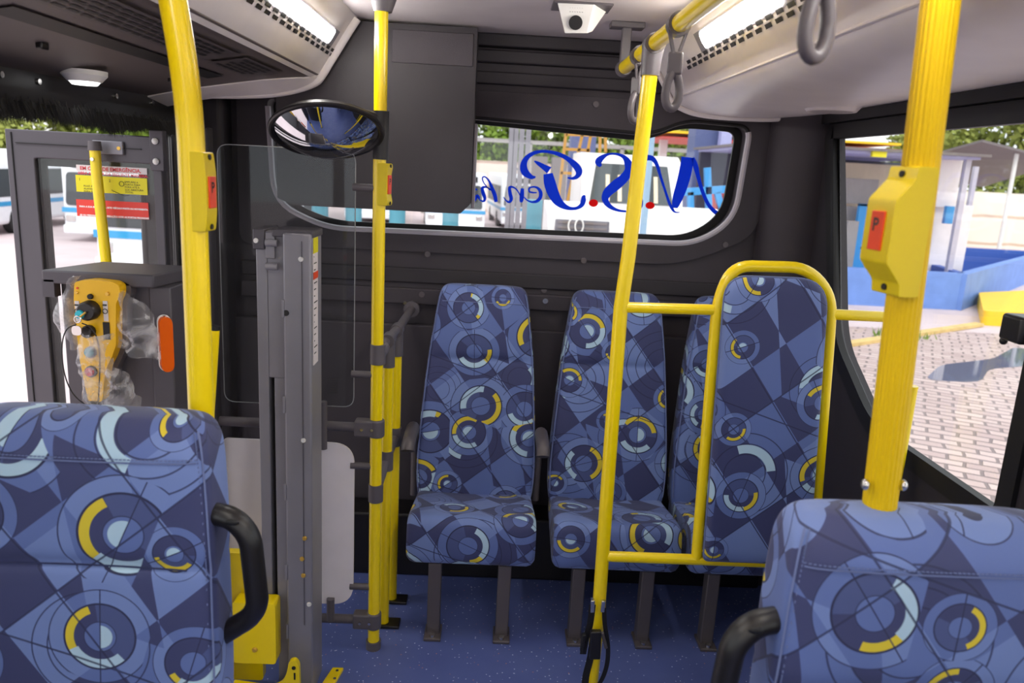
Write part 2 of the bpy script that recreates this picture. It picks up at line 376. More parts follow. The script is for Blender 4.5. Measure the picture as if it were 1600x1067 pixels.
def crom(pts, k=8):
    out = []; P = [pts[0]] + list(pts) + [pts[-1]]
    for i in range(1, len(P) - 2):
        for j in range(k):
            t_ = j / k; out.append(tuple(.5 * ((2 * P[i][q]) + (-P[i - 1][q] + P[i + 1][q]) * t_ + (2 * P[i - 1][q] - 5 * P[i][q] + 4 * P[i + 1][q] - P[i + 2][q]) * t_ ** 2 + (-P[i - 1][q] + 3 * P[i][q] - 3 * P[i + 1][q] + P[i + 2][q]) * t_ ** 3) for q in range(len(P[0]))))
    out.append(tuple(pts[-1])); return out
def textmb(s, size, fn, bold=0):
    """text as mesh; fn maps (x, y) of the text plane to world"""
    cu = bpy.data.curves.new('t', 'FONT'); cu.body = s; cu.size = size; cu.offset = bold; cu.resolution_u = 3
    o = bpy.data.objects.new('t', cu); C.objects.link(o); dg = bpy.context.evaluated_depsgraph_get(); me = bpy.data.meshes.new_from_object(o.evaluated_get(dg))
    m = MB(); m.add([fn(v.co.x, v.co.y) for v in me.vertices], [tuple(p.vertices) for p in me.polygons])
    bpy.data.objects.remove(o); bpy.data.curves.remove(cu); return m
XZ = lambda y0: (lambda a, b, d: (a, y0 + d, b))
YZ = lambda x0: (lambda a, b, d: (x0 + d, a, b))
XY = lambda z0: (lambda a, b, d: (a, b, z0 + d))

# ================================================================= THE BUS SHELL
REARY, XW, CEZ, FRY = 3.05, 1.2, 2.13, -4.2
def struct(o): o['kind'] = 'structure'; return o
struct(MB().box((-XW - .08, FRY, -.12), (XW + .08, REARY + .1, 0)).build('floor', FLOORM))
struct(MB().box((-XW - .1, FRY, CEZ), (XW + .1, REARY + .12, CEZ + .08)).build('ceiling', ROOFM))
# rear wall with the window opening
win = f2([(-.885, 1.86), (-.865, 1.47), (-.66, 1.385), (.79, 1.395), (.935, 1.50), (.955, 1.855), (.70, 1.865), (.58, 1.805)], [.03, .10, .08, .12, .10, .05, .08, .08])
outer = [(-XW - .08, -.1), (XW + .08, -.1), (XW + .08, CEZ + .02), (-XW - .08, CEZ + .02)]
wr = struct(MB().plate([outer, win], XZ(REARY), 0, .07).build('wall_rear', DARK))
sur_o = f2([(-1.0, 1.31), (.74, 1.31), (1.03, 1.44), (1.06, 1.93), (-1.0, 1.93)], [.05, .12, .10, .06, .05])
MB().plate([sur_o, win], XZ(REARY), -.018, 0).build('window_surround', DARK, wr, bevel=.006)
MB().box((-1.0, REARY - .022, 1.10), (1.04, REARY, 1.165)).build('ledge', DARK, wr, bevel=.006)
MB().box((-1.0, REARY - .012, 1.185), (1.04, REARY, 1.245)).build('ledge', DARK2, wr, bevel=.006)
MB().box((-1.16, REARY - .03, .0), (1.16, REARY, 1.02)).build('lower_panel', DARK, wr, bevel=.008)
for z0, z1, d in ((1.955, 2.0, .03), (2.03, 2.075, .045), (2.085, 2.13, .06)):
    MB().box((-1.1, REARY - d, z0), (1.1, REARY, z1)).build('upper_step', DARK2, wr, bevel=.006)
for px, py, d in ((668, 397, .018), (912, 407, .018), (1133, 382, .018), (850, 453, .002), (931, 163, .018), (852, 470, .022), (659, 460, .022)):
    p = atY(px, py, REARY - d); MB().cyl((p.x, REARY - d - .006, p.z), (p.x, REARY - d + .002, p.z), .011, 16, ).build('bolt', LEGM if py != 470 else CHROME, wr)
MB().box((-1.12, 2.87, 0), (1.16, REARY - .03, .27)).build('heater_box', BLKP, wr, bevel=.01)
w1 = struct(MB().plate([f2([(-.915, 1.90), (-.895, 1.44), (-.68, 1.355), (.80, 1.365), (.965, 1.47), (.985, 1.89)], .05), f2([(-.865, 1.845), (-.845, 1.48), (-.65, 1.408), (.775, 1.42), (.905, 1.515), (.925, 1.835), (.70, 1.842), (.57, 1.782)], [.03, .1, .08, .12, .1, .04, .08, .08])], XZ(REARY), .072, .085).build('window_1', BLACK))
MB().plate([f2([(-.91, 1.895), (-.89, 1.445), (-.68, 1.36), (.80, 1.37), (.96, 1.475), (.98, 1.885)], .05)], XZ(REARY), .086, .092).build('glass', GLASS, w1)
# rear window edge trim: light from outside painted in as a pale lower run
trim = [(a, REARY - .012, b) for a, b in win]
ti = [i for i, p in enumerate(trim) if p[2] < 1.835 and not (.3 < p[0] < .8 and p[2] > 1.7)]; tlo = [trim[i] for i in ti]
MB().tube([trim[0]] + [p for p in reversed(trim[max(ti) + 1:])] + [trim[max(ti)]], .009, 8).build('window_edge', BLACK, w1)
struct(MB().tube(tlo, .0115, 8).build('trim_1', mat('painted_light_trim', (186, 180, 188), .3)))
# right wall, windows
w2 = f2([(2.87, 1.835), (2.60, 1.12), (2.25, .915), (1.62, .915), (1.62, 1.835)], [.03, .10, .12, .04, .04])
w3 = f2([(1.50, 1.835), (1.50, .915), (.1, .915), (.1, 1.835)], .05); w4 = f2([(0, 1.835), (0, .915), (-1.9, .915), (-1.9, 1.835)], .05); w5 = f2([(-2.0, 1.835), (-2.0, .915), (-4.0, .915), (-4.0, 1.835)], .05)
wl = [(REARY + .08, -.1), (REARY + .08, CEZ + .02), (FRY, CEZ + .02), (FRY, -.1)]
wR = struct(MB().plate([wl, w2, w3, w4, w5], YZ(XW), 0, .05).build('wall_right', DARK2))
def inset(poly, d):
    n = len(poly); out = []; A = sum(poly[i][0] * poly[(i + 1) % n][1] - poly[(i + 1) % n][0] * poly[i][1] for i in range(n)); s_ = 1 if A > 0 else -1
    for i in range(n):
        a, p, b = V(poly[i - 1]), V(poly[i]), V(poly[(i + 1) % n]); t_ = (b - a).normalized(); out.append((p.x - t_.y * d * s_, p.y + t_.x * d * s_))
    return out
for i, wp in enumerate((w2, w3, w4, w5)):
    o = struct(MB().plate([inset(wp, -.03), inset(wp, .022)], YZ(XW), -.012, .012).build('window_%d' % (i + 2), BLACK, bevel=.004))
    MB().plate([inset(wp, .01)], YZ(XW), .018, .024).build('glass', GLASS, o)
struct(MB().box((XW - .03, FRY, 1.868), (XW, 2.95, 1.90)).build('trim_2', BLACK))
# rear right corner pillar (rounded cove)
pts = [(XW, REARY), (XW, 2.90)] + [(XW - .02 - .15 * math.sin(t_ * PI / 2 / 8), 2.90 + .13 * (1 - math.cos(t_ * PI / 2 / 8))) for t_ in range(0, 9)] + [(1.03, REARY)]
struct(MB().plate([[(a, b) for a, b in pts]], XY(0), .0, 1.92).build('trim_3', DARK))
# left wall: doorway from y=1.75 to 2.93, windows ahead
dw = [(2.93, .0), (2.93, 1.735), (1.2, 1.735), (1.2, .0)]
l3 = f2([(1.0, 1.835), (1.0, .915), (-1.2, .915), (-1.2, 1.835)], .05); l4 = f2([(-1.3, 1.835), (-1.3, .915), (-4.0, .915), (-4.0, 1.835)], .05)
outl = [(REARY + .08, 0), (REARY + .08, CEZ + .02), (FRY, CEZ + .02), (FRY, 0), (1.2, 0), (1.2, 1.735), (2.93, 1.735), (2.93, 0)]
struct(MB().plate([outl, l3, l4], YZ(-XW), 0, -.05).build('wall_left', DARK2))
for i, wp in enumerate((l3, l4)):
    o = struct(MB().plate([inset(wp, -.03), inset(wp, .022)], YZ(-XW), -.012, .012).build('window_%d' % (i + 6), BLACK, bevel=.004))
    MB().plate([inset(wp, .01)], YZ(-XW), -.024, -.018).build('glass', GLASS, o)
fw = f2([(-1.1, .9), (1.1, .9), (1.1, 2.0), (-1.1, 2.0)], .1)
struct(MB().plate([outer, fw], XZ(FRY), -.07, 0).build('wall_front', DARK2))
# post and framing in the rear left corner
struct(MB().box((-XW, 2.93, 0), (-1.02, REARY, 1.86)).build('trim_4', DARK2, bevel=.02))
cp = struct(MB().box((-XW + .01, 2.86, .0), (-1.12, 2.93, 1.735)).build('trim_5', BLKP, bevel=.008))
MB().cyl((-1.16, 2.84, .9), (-1.16, 2.84, 1.7), .012, 10).build('rod', BLKP, cp)

# ---------------------------------------------------------------- overhead ducts
PR = [(.50, 2.14), (.516, 2.128), (.5404, 2.091), (.5635, 2.054), (.5844, 2.0205), (.600, 1.9956), (.611, 1.978), (.638, 1.934), (.66, 1.915), (.72, 1.893), (.80, 1.884), (.90, 1.882), (1.0, 1.884), (1.1, 1.892), (1.195, 1.905)]
def duct(sx, prof, name, label, m, y0, y1):
    pp = prof + [(prof[-1][0], 2.14)]
    mb = MB().plate([[(a * sx, b) for a, b in pp]], lambda a, b, d: (a, d, b), y0, y1)
    o = mb.build(name, m, smooth=50); tag(o, label, 'air duct'); return o
dR = duct(1, PR, 'overhead_air_duct', 'pale grey overhead air duct with light and vent slots above the right windows', ROOF2, FRY, 2.99)
rim = [(a * .985 + .0, 2.985, b - .004) for a, b in crom(PR[1:], 3)]
MB().tube(rim, .010, 8).build('end_rim', ROOF2, dR)
MB().tube([(.638, FRY, 1.934), (.638, 2.98, 1.934)], .004, 6).build('seam', ROOFM, dR)
PL = PR[:8] + [(.66, 1.915)]
dLp = PR[:8] + [(.66, 1.918)]
dL = duct(-1, dLp, 'overhead_air_duct', 'pale grey overhead air duct with light beside the dark door mechanism cover', ROOF2, FRY, 2.835)
rim2 = [(-a, 2.825, b - .002) for a, b in crom(PR[1:8] + [(.66, 1.912), (.72, 1.888), (.80, 1.87), (.90, 1.86), (1.0, 1.855), (1.17, 1.85)], 3)]
MB().tube(rim2, .020, 12).build('end_rim', ROOF2, dL)
# white end cap with curved front edge and the dark cover before it
DPL = [(.64, 1.930), (.68, 1.915), (.80, 1.895), (.92, 1.872), (1.06, 1.846), (1.19, 1.815)]
def zL(x):
    for (a, b), (c, d) in zip(DPL, DPL[1:]):
        if a <= x <= c: return b + (d - b) * (x - a) / (c - a)
    return DPL[-1][1]
capm = MB(); edge = crom([(.645, 2.80), (.70, 2.74), (.80, 2.70), (.92, 2.68), (1.06, 2.67), (1.19, 2.67)], 5)
k0 = len(edge); RB = [(.638, 1.93), (.66, 1.912), (.72, 1.888), (.80, 1.87), (.90, 1.86), (1.0, 1.855), (1.2, 1.85)]
def zR(x):
    for (a, b), (c, d) in zip(RB, RB[1:]):
        if a <= x <= c: return b + (d - b) * (x - a) / (c - a)
    return 1.85
capm.add([(-a, b, zL(a) - .004) for a, b in edge] + [(-a, 2.825, min(zL(a) - .004, zR(a)) - .018) for a, b in edge] + [(-a, b, zL(a) + .05) for a, b in edge], [(i, i + 1, i + 1 + k0, i + k0) for i in range(k0 - 1)] + [(i, i + 1, i + 1 + 2 * k0, i + 2 * k0) for i in range(k0 - 1)])
capm.build('end_cap', ROOF2, dL)
cov = thing('door_mechanism_cover', 'dark overhead door mechanism cover with slotted grilles above the doorway', 'cover', (-.9, 2, 1.9))
ppl = [(-a, b) for a, b in DPL] + [(-1.19, 2.12), (-.64, 2.12)]
MB().plate([ppl], lambda a, b, d: (a, d, b), FRY, 2.825).build('panel', mat('dark_brown_grey_plastic', (98, 88, 86), .5, bump=.3, bscale=400), cov, smooth=50)
MB().box((-1.195, FRY, 1.735), (-1.17, 2.93, 1.83)).build('fascia', BLKP, cov, bevel=.004)
for (ya, yb) in ((1.35, 2.15), (2.25, 2.55)):
    g = MB(); fr = MB(); xa, xb = .70, .80
    n = int((yb - ya) / .05)
    for i in range(n):
        for j in range(5):
            x = xa + .012 + j * .019; y = ya + i * .05 + (.025 if j % 2 else 0); z = zL(x) - .0075
            g.add([(-x, y, z), (-x, y + .04, z), (-x - .010, y + .04, zL(x + .010) - .0075), (-x - .010, y, zL(x + .010) - .0075)], [(0, 1, 2, 3)])
    fr.add([(-xa, ya - .03, zL(xa) - .006), (-xa, yb + .03, zL(xa) - .006), (-xb - .01, yb + .03, zL(xb + .01) - .006), (-xb - .01, ya - .03, zL(xb + .01) - .006)], [(0, 1, 2, 3)])
    f_ = fr.build('grille', mat('dark_grille', (84, 76, 76), .5), cov); g.build('slots', BLACK, f_)
# recessed trough + latches
tr = MB().add([(-.86, 1.45, zL(.86) - .004), (-.86, 2.5, zL(.86) - .004), (-.91, 2.5, zL(.91) - .004), (-.91, 1.45, zL(.91) - .004)], [(0, 1, 2, 3)]).build('handle_trough', BLACK, cov)
for y in (1.75, 2.42): MB().box((-1.0, y, zL(1.0) - .012), (-.985, y + .03, zL(.98))).build('latch', BLKP, cov, bevel=.004)
for y in (1.9, 2.05, 2.45, 2.7): MB().cyl((-1.165, y, 1.80), (-1.171, y, 1.80), .008, 10).build('screw', CHROME, cov)
dm = thing('dome_lamp', 'small round white dome lamp under the dark door mechanism cover', 'lamp', (-1.09, 2.12, zL(1.09)))
p = V((-1.09, 2.12, zL(1.09)))
MB().tube([p, p + V((0, 0, -.012)), p + V((0, 0, -.028))], [.056, .055, .040], 28).build('body', WHT, dm)
MB().tube([p + V((0, 0, -.028)), p + V((0, 0, -.036))], [.037, .030], 24).build('diffuser', DOMEL, dm)
# brush seal hanging at top of doorway
rb = random.Random(3); br = MB(); vs_ = []; fs_ = []
for i in range(9000):
    y = 1.3 + 1.6 * rb.random(); x = -1.185 + .04 * rb.random(); z = 1.762 + .01 * rb.random(); L = .062 + .03 * noise.noise(V((y * 9, 0, 0))) + .012 * rb.random()
    a = rb.uniform(-.4, .4); k = len(vs_); vs_ += [(x, y, z), (x + .0025, y + .002, z), (x + rb.uniform(-.01, .03), y + a * L, z - L)]; fs_.append((k, k + 1, k + 2))
bs = thing('brush_seal', 'black bristle brush seal hanging along the top of the doorway', 'brush', (-1.17, 2.1, 1.77))
MB().box((-1.19, 1.25, 1.745), (-1.14, 2.93, 1.775)).build('holder', BLKP, bs)
br.add(vs_, fs_).build('bristles', BLACK, bs)['kind'] = 'stuff'

# ceiling lights let into the ducts (two seen, more of the row towards the front)
def dlamp(sx, y0, y1, label, real=True):
    t_ = thing('ceiling_light', label, 'ceiling light', (sx * .575, (y0 + y1) / 2, 2.04), 'LED strip lights along both overhead ducts')
    nx, nzv = -.85 * sx, -.53
    a, b = V((.559 * sx, 0, 2.0610)), V((.585 * sx, 0, 2.0195)); nn = V((nx, 0, nzv)) * .004
    def quad(e, u0, u1, off):
        k = (b - a) * e; o2 = nn * off
        return [V((0, u0, 0)) + a - k + o2, V((0, u1, 0)) + a - k + o2, V((0, u1, 0)) + b + k + o2, V((0, u0, 0)) + b + k + o2]
    q = quad(.12, y0 - .05, y1 + .05, .4); q2 = quad(.12, y0 - .05, y1 + .05, -1)
    MB().add(q + q2, [(0, 1, 2, 3), (4, 5, 6, 7), (0, 1, 5, 4), (1, 2, 6, 5), (2, 3, 7, 6), (3, 0, 4, 7)]).build('reflector_frame', STEEL, t_)
    r = .018; q = quad(0, y0, y1, 1.0); c = [q[0] + V((0, .01, 0)), q[1] - V((0, .01, 0))]
    m_ = MB(); ring = []
    mid_ = (a + b) / 2; hw = (a - b).length / 2; d1 = (a - b).normalized()
    for e, ss in ((y1 - hw, 1), (y0 + hw, -1)):
        for j in range(9):
            th = PI / 2 - PI * j / 8 if ss > 0 else -PI / 2 - PI * j / 8
            ring.append((th, e))
    def P3(th, e, dd): return V((0, e + hw * .7 * math.cos(th), 0)) + mid_ + d1 * hw * .98 * math.sin(th) + nn * dd
    vs_ = [P3(th, e, 1.2) for th, e in ring] + [P3(th, e, .3) for th, e in ring]; n = len(ring)
    m_.add(vs_, [tuple(range(n)), tuple(range(2 * n - 1, n - 1, -1))] + [(i, (i + 1) % n, n + (i + 1) % n, n + i) for i in range(n)])
    m_.build('diffuser', LAMP, t_)
    return t_
def vents(duct_, sx, y0, y1):
    m_ = MB(); y = y0
    a, b = V((.5865 * sx, 0, 2.0165)), V((.6005 * sx, 0, 1.994)); nn = V((-.85 * sx, 0, -.53)) * .0015
    while y < y1:
        for r_, (u0, u1, dy) in enumerate(((-.02, .40, 0), (.60, 1.02, .022))):
            p0, p1 = a + (b - a) * u0 + nn, a + (b - a) * u1 + nn; L = V((0, .042, 0)); Y0 = V((0, y + dy * (1), 0))
            m_.add([p0 + Y0, p0 + Y0 + L, p1 + Y0 + L, p1 + Y0], [(0, 1, 2, 3)])
        y += .068
    m_.build('vent_slots', BLACK, duct_)
dlamp(1, 1.72, 2.36, 'white LED strip light in the right overhead duct near the hanging straps')
dlamp(-1, 2.02, 2.70, 'white LED strip light in the left overhead duct above the round mirror')
for y in (.5, -.7, -1.9, -3.1):
    for sx in (1, -1): dlamp(sx, y, y + .64, 'LED strip light further forward in the %s overhead duct, out of the photo' % ('right' if sx > 0 else 'left'))
vents(dR, 1, 1.2, 2.60); vents(dL, -1, 1.0, 2.80)
# round speaker
p = V((1.035, 2.50, 1.888)); spk = thing('ceiling_speaker', 'round pale grey speaker grille under the right overhead duct', 'speaker', p)
MB().tube([p + V((0, 0, .004)), p + V((0, 0, -.012))], [.088, .074], 32).build('rim', ROOF2, spk)
g = MB()
for i in range(-9, 10):
    for j in range(-9, 10):
        if i * i + j * j < 76: q = p + V((i * .0072, j * .0072, -.0128)); g.add([q + V((a, b, 0)) for a, b in ((-.002, -.002), (.002, -.002), (.002, .002), (-.002, .002))], [(0, 1, 2, 3)])
g.build('perforations', GREYP, spk)
# security camera on the ceiling
c0 = atZ(908, 8, CEZ); cm = thing('security_camera', 'white wedge shaped security camera on the ceiling', 'camera', c0)
def cv(px, py, y): return atY(px, py, y)
y0 = c0.y - .02
tp = [V((c0.x - .075, y0 - .02, CEZ)), V((c0.x + .035, y0 - .03, CEZ)), V((c0.x + .085, y0 + .07, CEZ)), V((c0.x - .03, y0 + .09, CEZ))]
lo_ = [V((c0.x - .045, y0 - .005, CEZ - .085)), V((c0.x + .022, y0 - .01, CEZ - .082)), V((c0.x + .04, y0 + .035, CEZ - .07)), V((c0.x - .03, y0 + .045, CEZ - .075))]
MB().add(tp + lo_, [(0, 1, 2, 3), (7, 6, 5, 4), (0, 1, 5, 4), (1, 2, 6, 5), (2, 3, 7, 6), (3, 0, 4, 7)]).build('housing', WHT, cm, bevel=.003)
MB().box((c0.x - .085, y0 - .03, CEZ - .006), (c0.x + .09, y0 + .095, CEZ)).build('base_plate', GREYP, cm, bevel=.002)
fc = (tp[0] + tp[1] + lo_[0] + lo_[1]) / 4; fn_ = (tp[1] - tp[0]).cross(lo_[0] - tp[0]).normalized(); fn_ = -fn_ if fn_.y > 0 else fn_
lc = fc + V((0, 0, -.014)); MB().cyl(lc - fn_ * .003, lc + fn_ * .006, .020, 20).build('lens', BLACK, cm)
d_ = MB(); ex = (tp[1] - tp[0]).normalized(); ey = fn_.cross(ex)
for i in range(6):
    for j in range(2): q = fc + V((0, 0, .022)) + ex * (i - 2.5) * .007 + ey * (j - .5) * .011 + fn_ * .002; d_.box(q - V((.0022, .0022, .0022)), q + V((.0022, .0022, .0022)))
d_.build('led_dots', BLACK, cm)

# ---------------------------------------------------------------- dark box before rear window
bx = thing('equipment_box', 'large charcoal equipment box hanging in front of the rear window', 'box', (-.43, 2.9, 1.48))
MB().plate([f2([(-.80, 1.50), (-.74, 1.478), (-.135, 1.478), (-.098, 1.515), (-.098, 2.12), (-.80, 2.12)], .008, 3)], XZ(2.85), .0, .13).build('housing', DARK2, bx, bevel=.014)
MB().box((-.395, 2.846, 1.99), (-.11, 2.852, 2.10)).build('upper_panel', DARK, bx, bevel=.003)
MB().box((-.097, 2.862, 1.50), (-.086, 2.975, 1.80)).build('side_trim', mat('mid_grey_plastic', (120, 112, 118), .5), bx, bevel=.003)

# ================================================================= SEATS
def loftv(mb, secs, axis, nq=44):
    """secs: (c_along, cx, hx, cother, ho, power, front_concave); rings of superellipses, uv in metres"""
    rings = []; base = len(mb.v); m_ = len(secs)
    vs, uv, fs = [], [], []
    for (s_, cx, hx, co, ho, pw, cc) in secs:
        for j in range(nq + 1):
            a = 2 * PI * j / nq + PI / 2   # seam at the back (+other)
            ca, sa = math.cos(a), math.sin(a)
            x = hx * math.copysign(abs(ca) ** (2 / pw), ca); o = ho * math.copysign(abs(sa) ** (2 / pw), sa)
            if o < 0 and hx > 0: o += cc * (1 - (x / hx) ** 2) * (-o / ho)
            if axis == 'z': vs.append((cx + x, co + o, s_)); side = (o + ho) if True else 0; uv.append((cx + x + math.copysign(max(0, o + ho * .55), x) * 1.0, s_ * 1.04))
            else: vs.append((cx + x, s_, co + o)); uv.append((cx + x + math.copysign(max(0, ho * .55 - o), x), s_ + (0 if o > 0 else -(ho * .0))))
    n1 = nq + 1
    for i in range(m_ - 1):
        for j in range(nq): a = i * n1 + j; fs.append((a, a + 1, a + 1 + n1, a + n1))
    fs.append(tuple(range(nq))); fs.append(tuple((m_ - 1) * n1 + j for j in range(nq)))
    mb.add(vs, fs, uv); return mb
def smooth_secs(secs, k=5): return crom(secs, k)
BACK = [(.365, 0, .17, .02, .030, 5, 0), (.375, 0, .20, .02, .045, 5, .0), (.41, 0, .222, .02, .055, 6, .012), (.55, 0, .229, .035, .060, 6, .014), (.75, 0, .217, .062, .058, 6, .014), (.90, 0, .205, .088, .054, 6, .008),
        (.935, 0, .202, .094, .052, 6, .010), (.97, 0, .198, .099, .056, 6, .0), (1.08, 0, .183, .118, .058, 6, -.004), (1.15, 0, .173, .130, .054, 6, -.004), (1.185, 0, .163, .137, .046, 5, 0), (1.202, 0, .146, .141, .034, 4, 0), (1.207, 0, .125, .142, .02, 4, 0)]
def seat_back(sc_=1, extra=0, grow=0):
    secs = [(z + (extra if z > .5 else 0), cx, hx * sc_ + grow, cy, hy, pw, cc) for z, cx, hx, cy, hy, pw, cc in BACK]
    secs = secs[:1] + smooth_secs(secs[1:], 4)
    return secs
def edge_path(secs, z0, z1, sx, back=.35):
    out = []
    for s_ in secs:
        if z0 <= s_[0] <= z1: out.append((s_[1] + sx * (s_[2] - .006), s_[3] - s_[4] * .82, s_[0]))
    return out
def make_cushion(mb, hx=.224, y0=-.36, y1=.06, zt=.47, zb=.29, drop=.045):
    """seat pan: flat-ish top with rounded front; profile in (y, z) swept over x"""
    prof = [(y1, zb + .03), (y0 + .10, zb - .005), (y0 + .03, zb), (y0 + .006, zb + .02), (y0 + .0, zb + .06), (y0 + .004, zt - .05), (y0 + .016, zt - .016), (y0 + .045, zt - .002), (y0 + .12, zt - .008), (y0 + .25, zt - .030), (y1, zt - drop - .012)]
    pr = crom(prof, 4); L = [0]
    for a, b in zip(pr, pr[1:]): L.append(L[-1] + math.dist(a, b))
    cols = [-1, -.985, -.95, -.88, -.7, -.45, -.2, 0, .2, .45, .7, .88, .95, .985, 1]; nC = len(cols); nP = len(pr)
    cy, cz = (y0 + y1) / 2, (zt + zb) / 2; vs, uv, fs = [], [], []
    for c in cols:
        e = max(0, abs(c) - .88) / .12; k = 1 - .07 * e ** 2.2; dish = .010 * (1 - c * c)
        for i, (y, z) in enumerate(pr):
            zz = cz + (z - cz) * (1 - .22 * e ** 2.5); yy = cy + (y - cy) * (1 - .06 * e ** 2.5)
            if z > cz + .04: zz -= dish * min(1, (y - y0) / .1)
            taper = 1 - .04 * max(0, (y - y0)) / (y1 - y0)
            vs.append((c * hx * taper, yy, zz)); uv.append((c * hx, L[i] * 1.0 - .5))
    for a in range(nC - 1):
        for b in range(nP - 1): i = a * nP + b; fs.append((i, i + 1, i + 1 + nP, i + nP))
        i = a * nP; fs.append((i + nP - 1, i, i + nP, i + 2 * nP - 1))
    k = len(vs)
    for c in (0, nC - 1):   # side walls with own uv
        vs2 = [vs[c * nP + i] for i in range(nP)]; uv2 = [(v_[1] + .3, v_[2]) for v_ in vs2]; s0 = len(vs); vs += vs2; uv += uv2; fs.append(tuple(s0 + i for i in range(nP)))
    mb.add(vs, fs, uv); return mb
def off(mb, d): mb.v = [v + V(d) for v in mb.v]; return mb
def make_seat(loc, label, group, arms=(-1, 1), name='passenger_seat'):
    t_ = thing(name, label, 'bus seat', loc, group); L = V(loc)
    secs = seat_back(); mb = loftv(MB(), secs, 'z'); bo = off(mb, L).build('backrest', FAB, t_, smooth=60)
    for sx in (-1, 1):
        pts = [V(p) + L for p in edge_path(secs, .42, 1.19, sx)]; MB().tube(pts, .0025, 6).build('piping', STITCH, bo)
    zt = 1.15; hx = .168
    MB().tube([L + V((x, .130 - .0535 - .003 , zt)) for x in (-.155, 0, .155)], .0016, 6).build('seam', STITCH, bo)
    cu = off(make_cushion(MB()), L).build('cushion', FAB, t_, smooth=50)
    MB().box(L + V((-.19, -.30, .272)), L + V((.19, .08, .292))).build('seat_pan', BLKP, t_, bevel=.004)
    for sx in (-1, 1):
        lg = MB().box(L + V((sx * .123 - .023, -.33, .008)), L + V((sx * .123 + .023, -.28, .285))).build('leg', LEGM, t_, bevel=.004)
        MB().box(L + V((sx * .123 - .03, -.365, 0)), L + V((sx * .123 + .03, -.27, .012))).build('foot_plate', LEGM, lg, bevel=.003)
        MB().cyl(L + V((sx * .123, -.350, .012)), L + V((sx * .123, -.350, .022)), .011, 10).build('bolt', CHROME, lg)
    for sx in arms:
        x = sx * .240
        path = crom([(x, .03, .38), (x, .03, .47), (x, .02, .59), (x, -.03, .672), (x, -.09, .690), (x, -.19, .680), (x, -.215, .655)], 6)
        rr = [(.014 if i < 14 else .015 + .009 * min(1, (i - 14) / 6)) for i in range(len(path))]
        ar = MB().tube([L + V(p) for p in path], rr, 12); ar.build('armrest', LEGM, t_)
        MB().cyl(L + V((sx * .20, .05, .40)), L + V((x + sx * .01, .05, .40)), .02, 12).build('pivot', BLKP, t_)
    return t_
G1 = 'patterned seats along the rear wall'
s1 = make_seat((-.035, 2.79, 0), 'blue patterned bus seat by the yellow poles, with two armrests, against the rear wall', G1)
s2 = make_seat((.475, 2.79, 0), 'middle blue patterned bus seat of the rear row, seen behind the leaning yellow post', G1, arms=())
s3 = copy_tree(s2); s3.location = (.955, 2.79, 0); s3['label'] = 'blue patterned rear seat mostly hidden behind the yellow framed backrest pad'

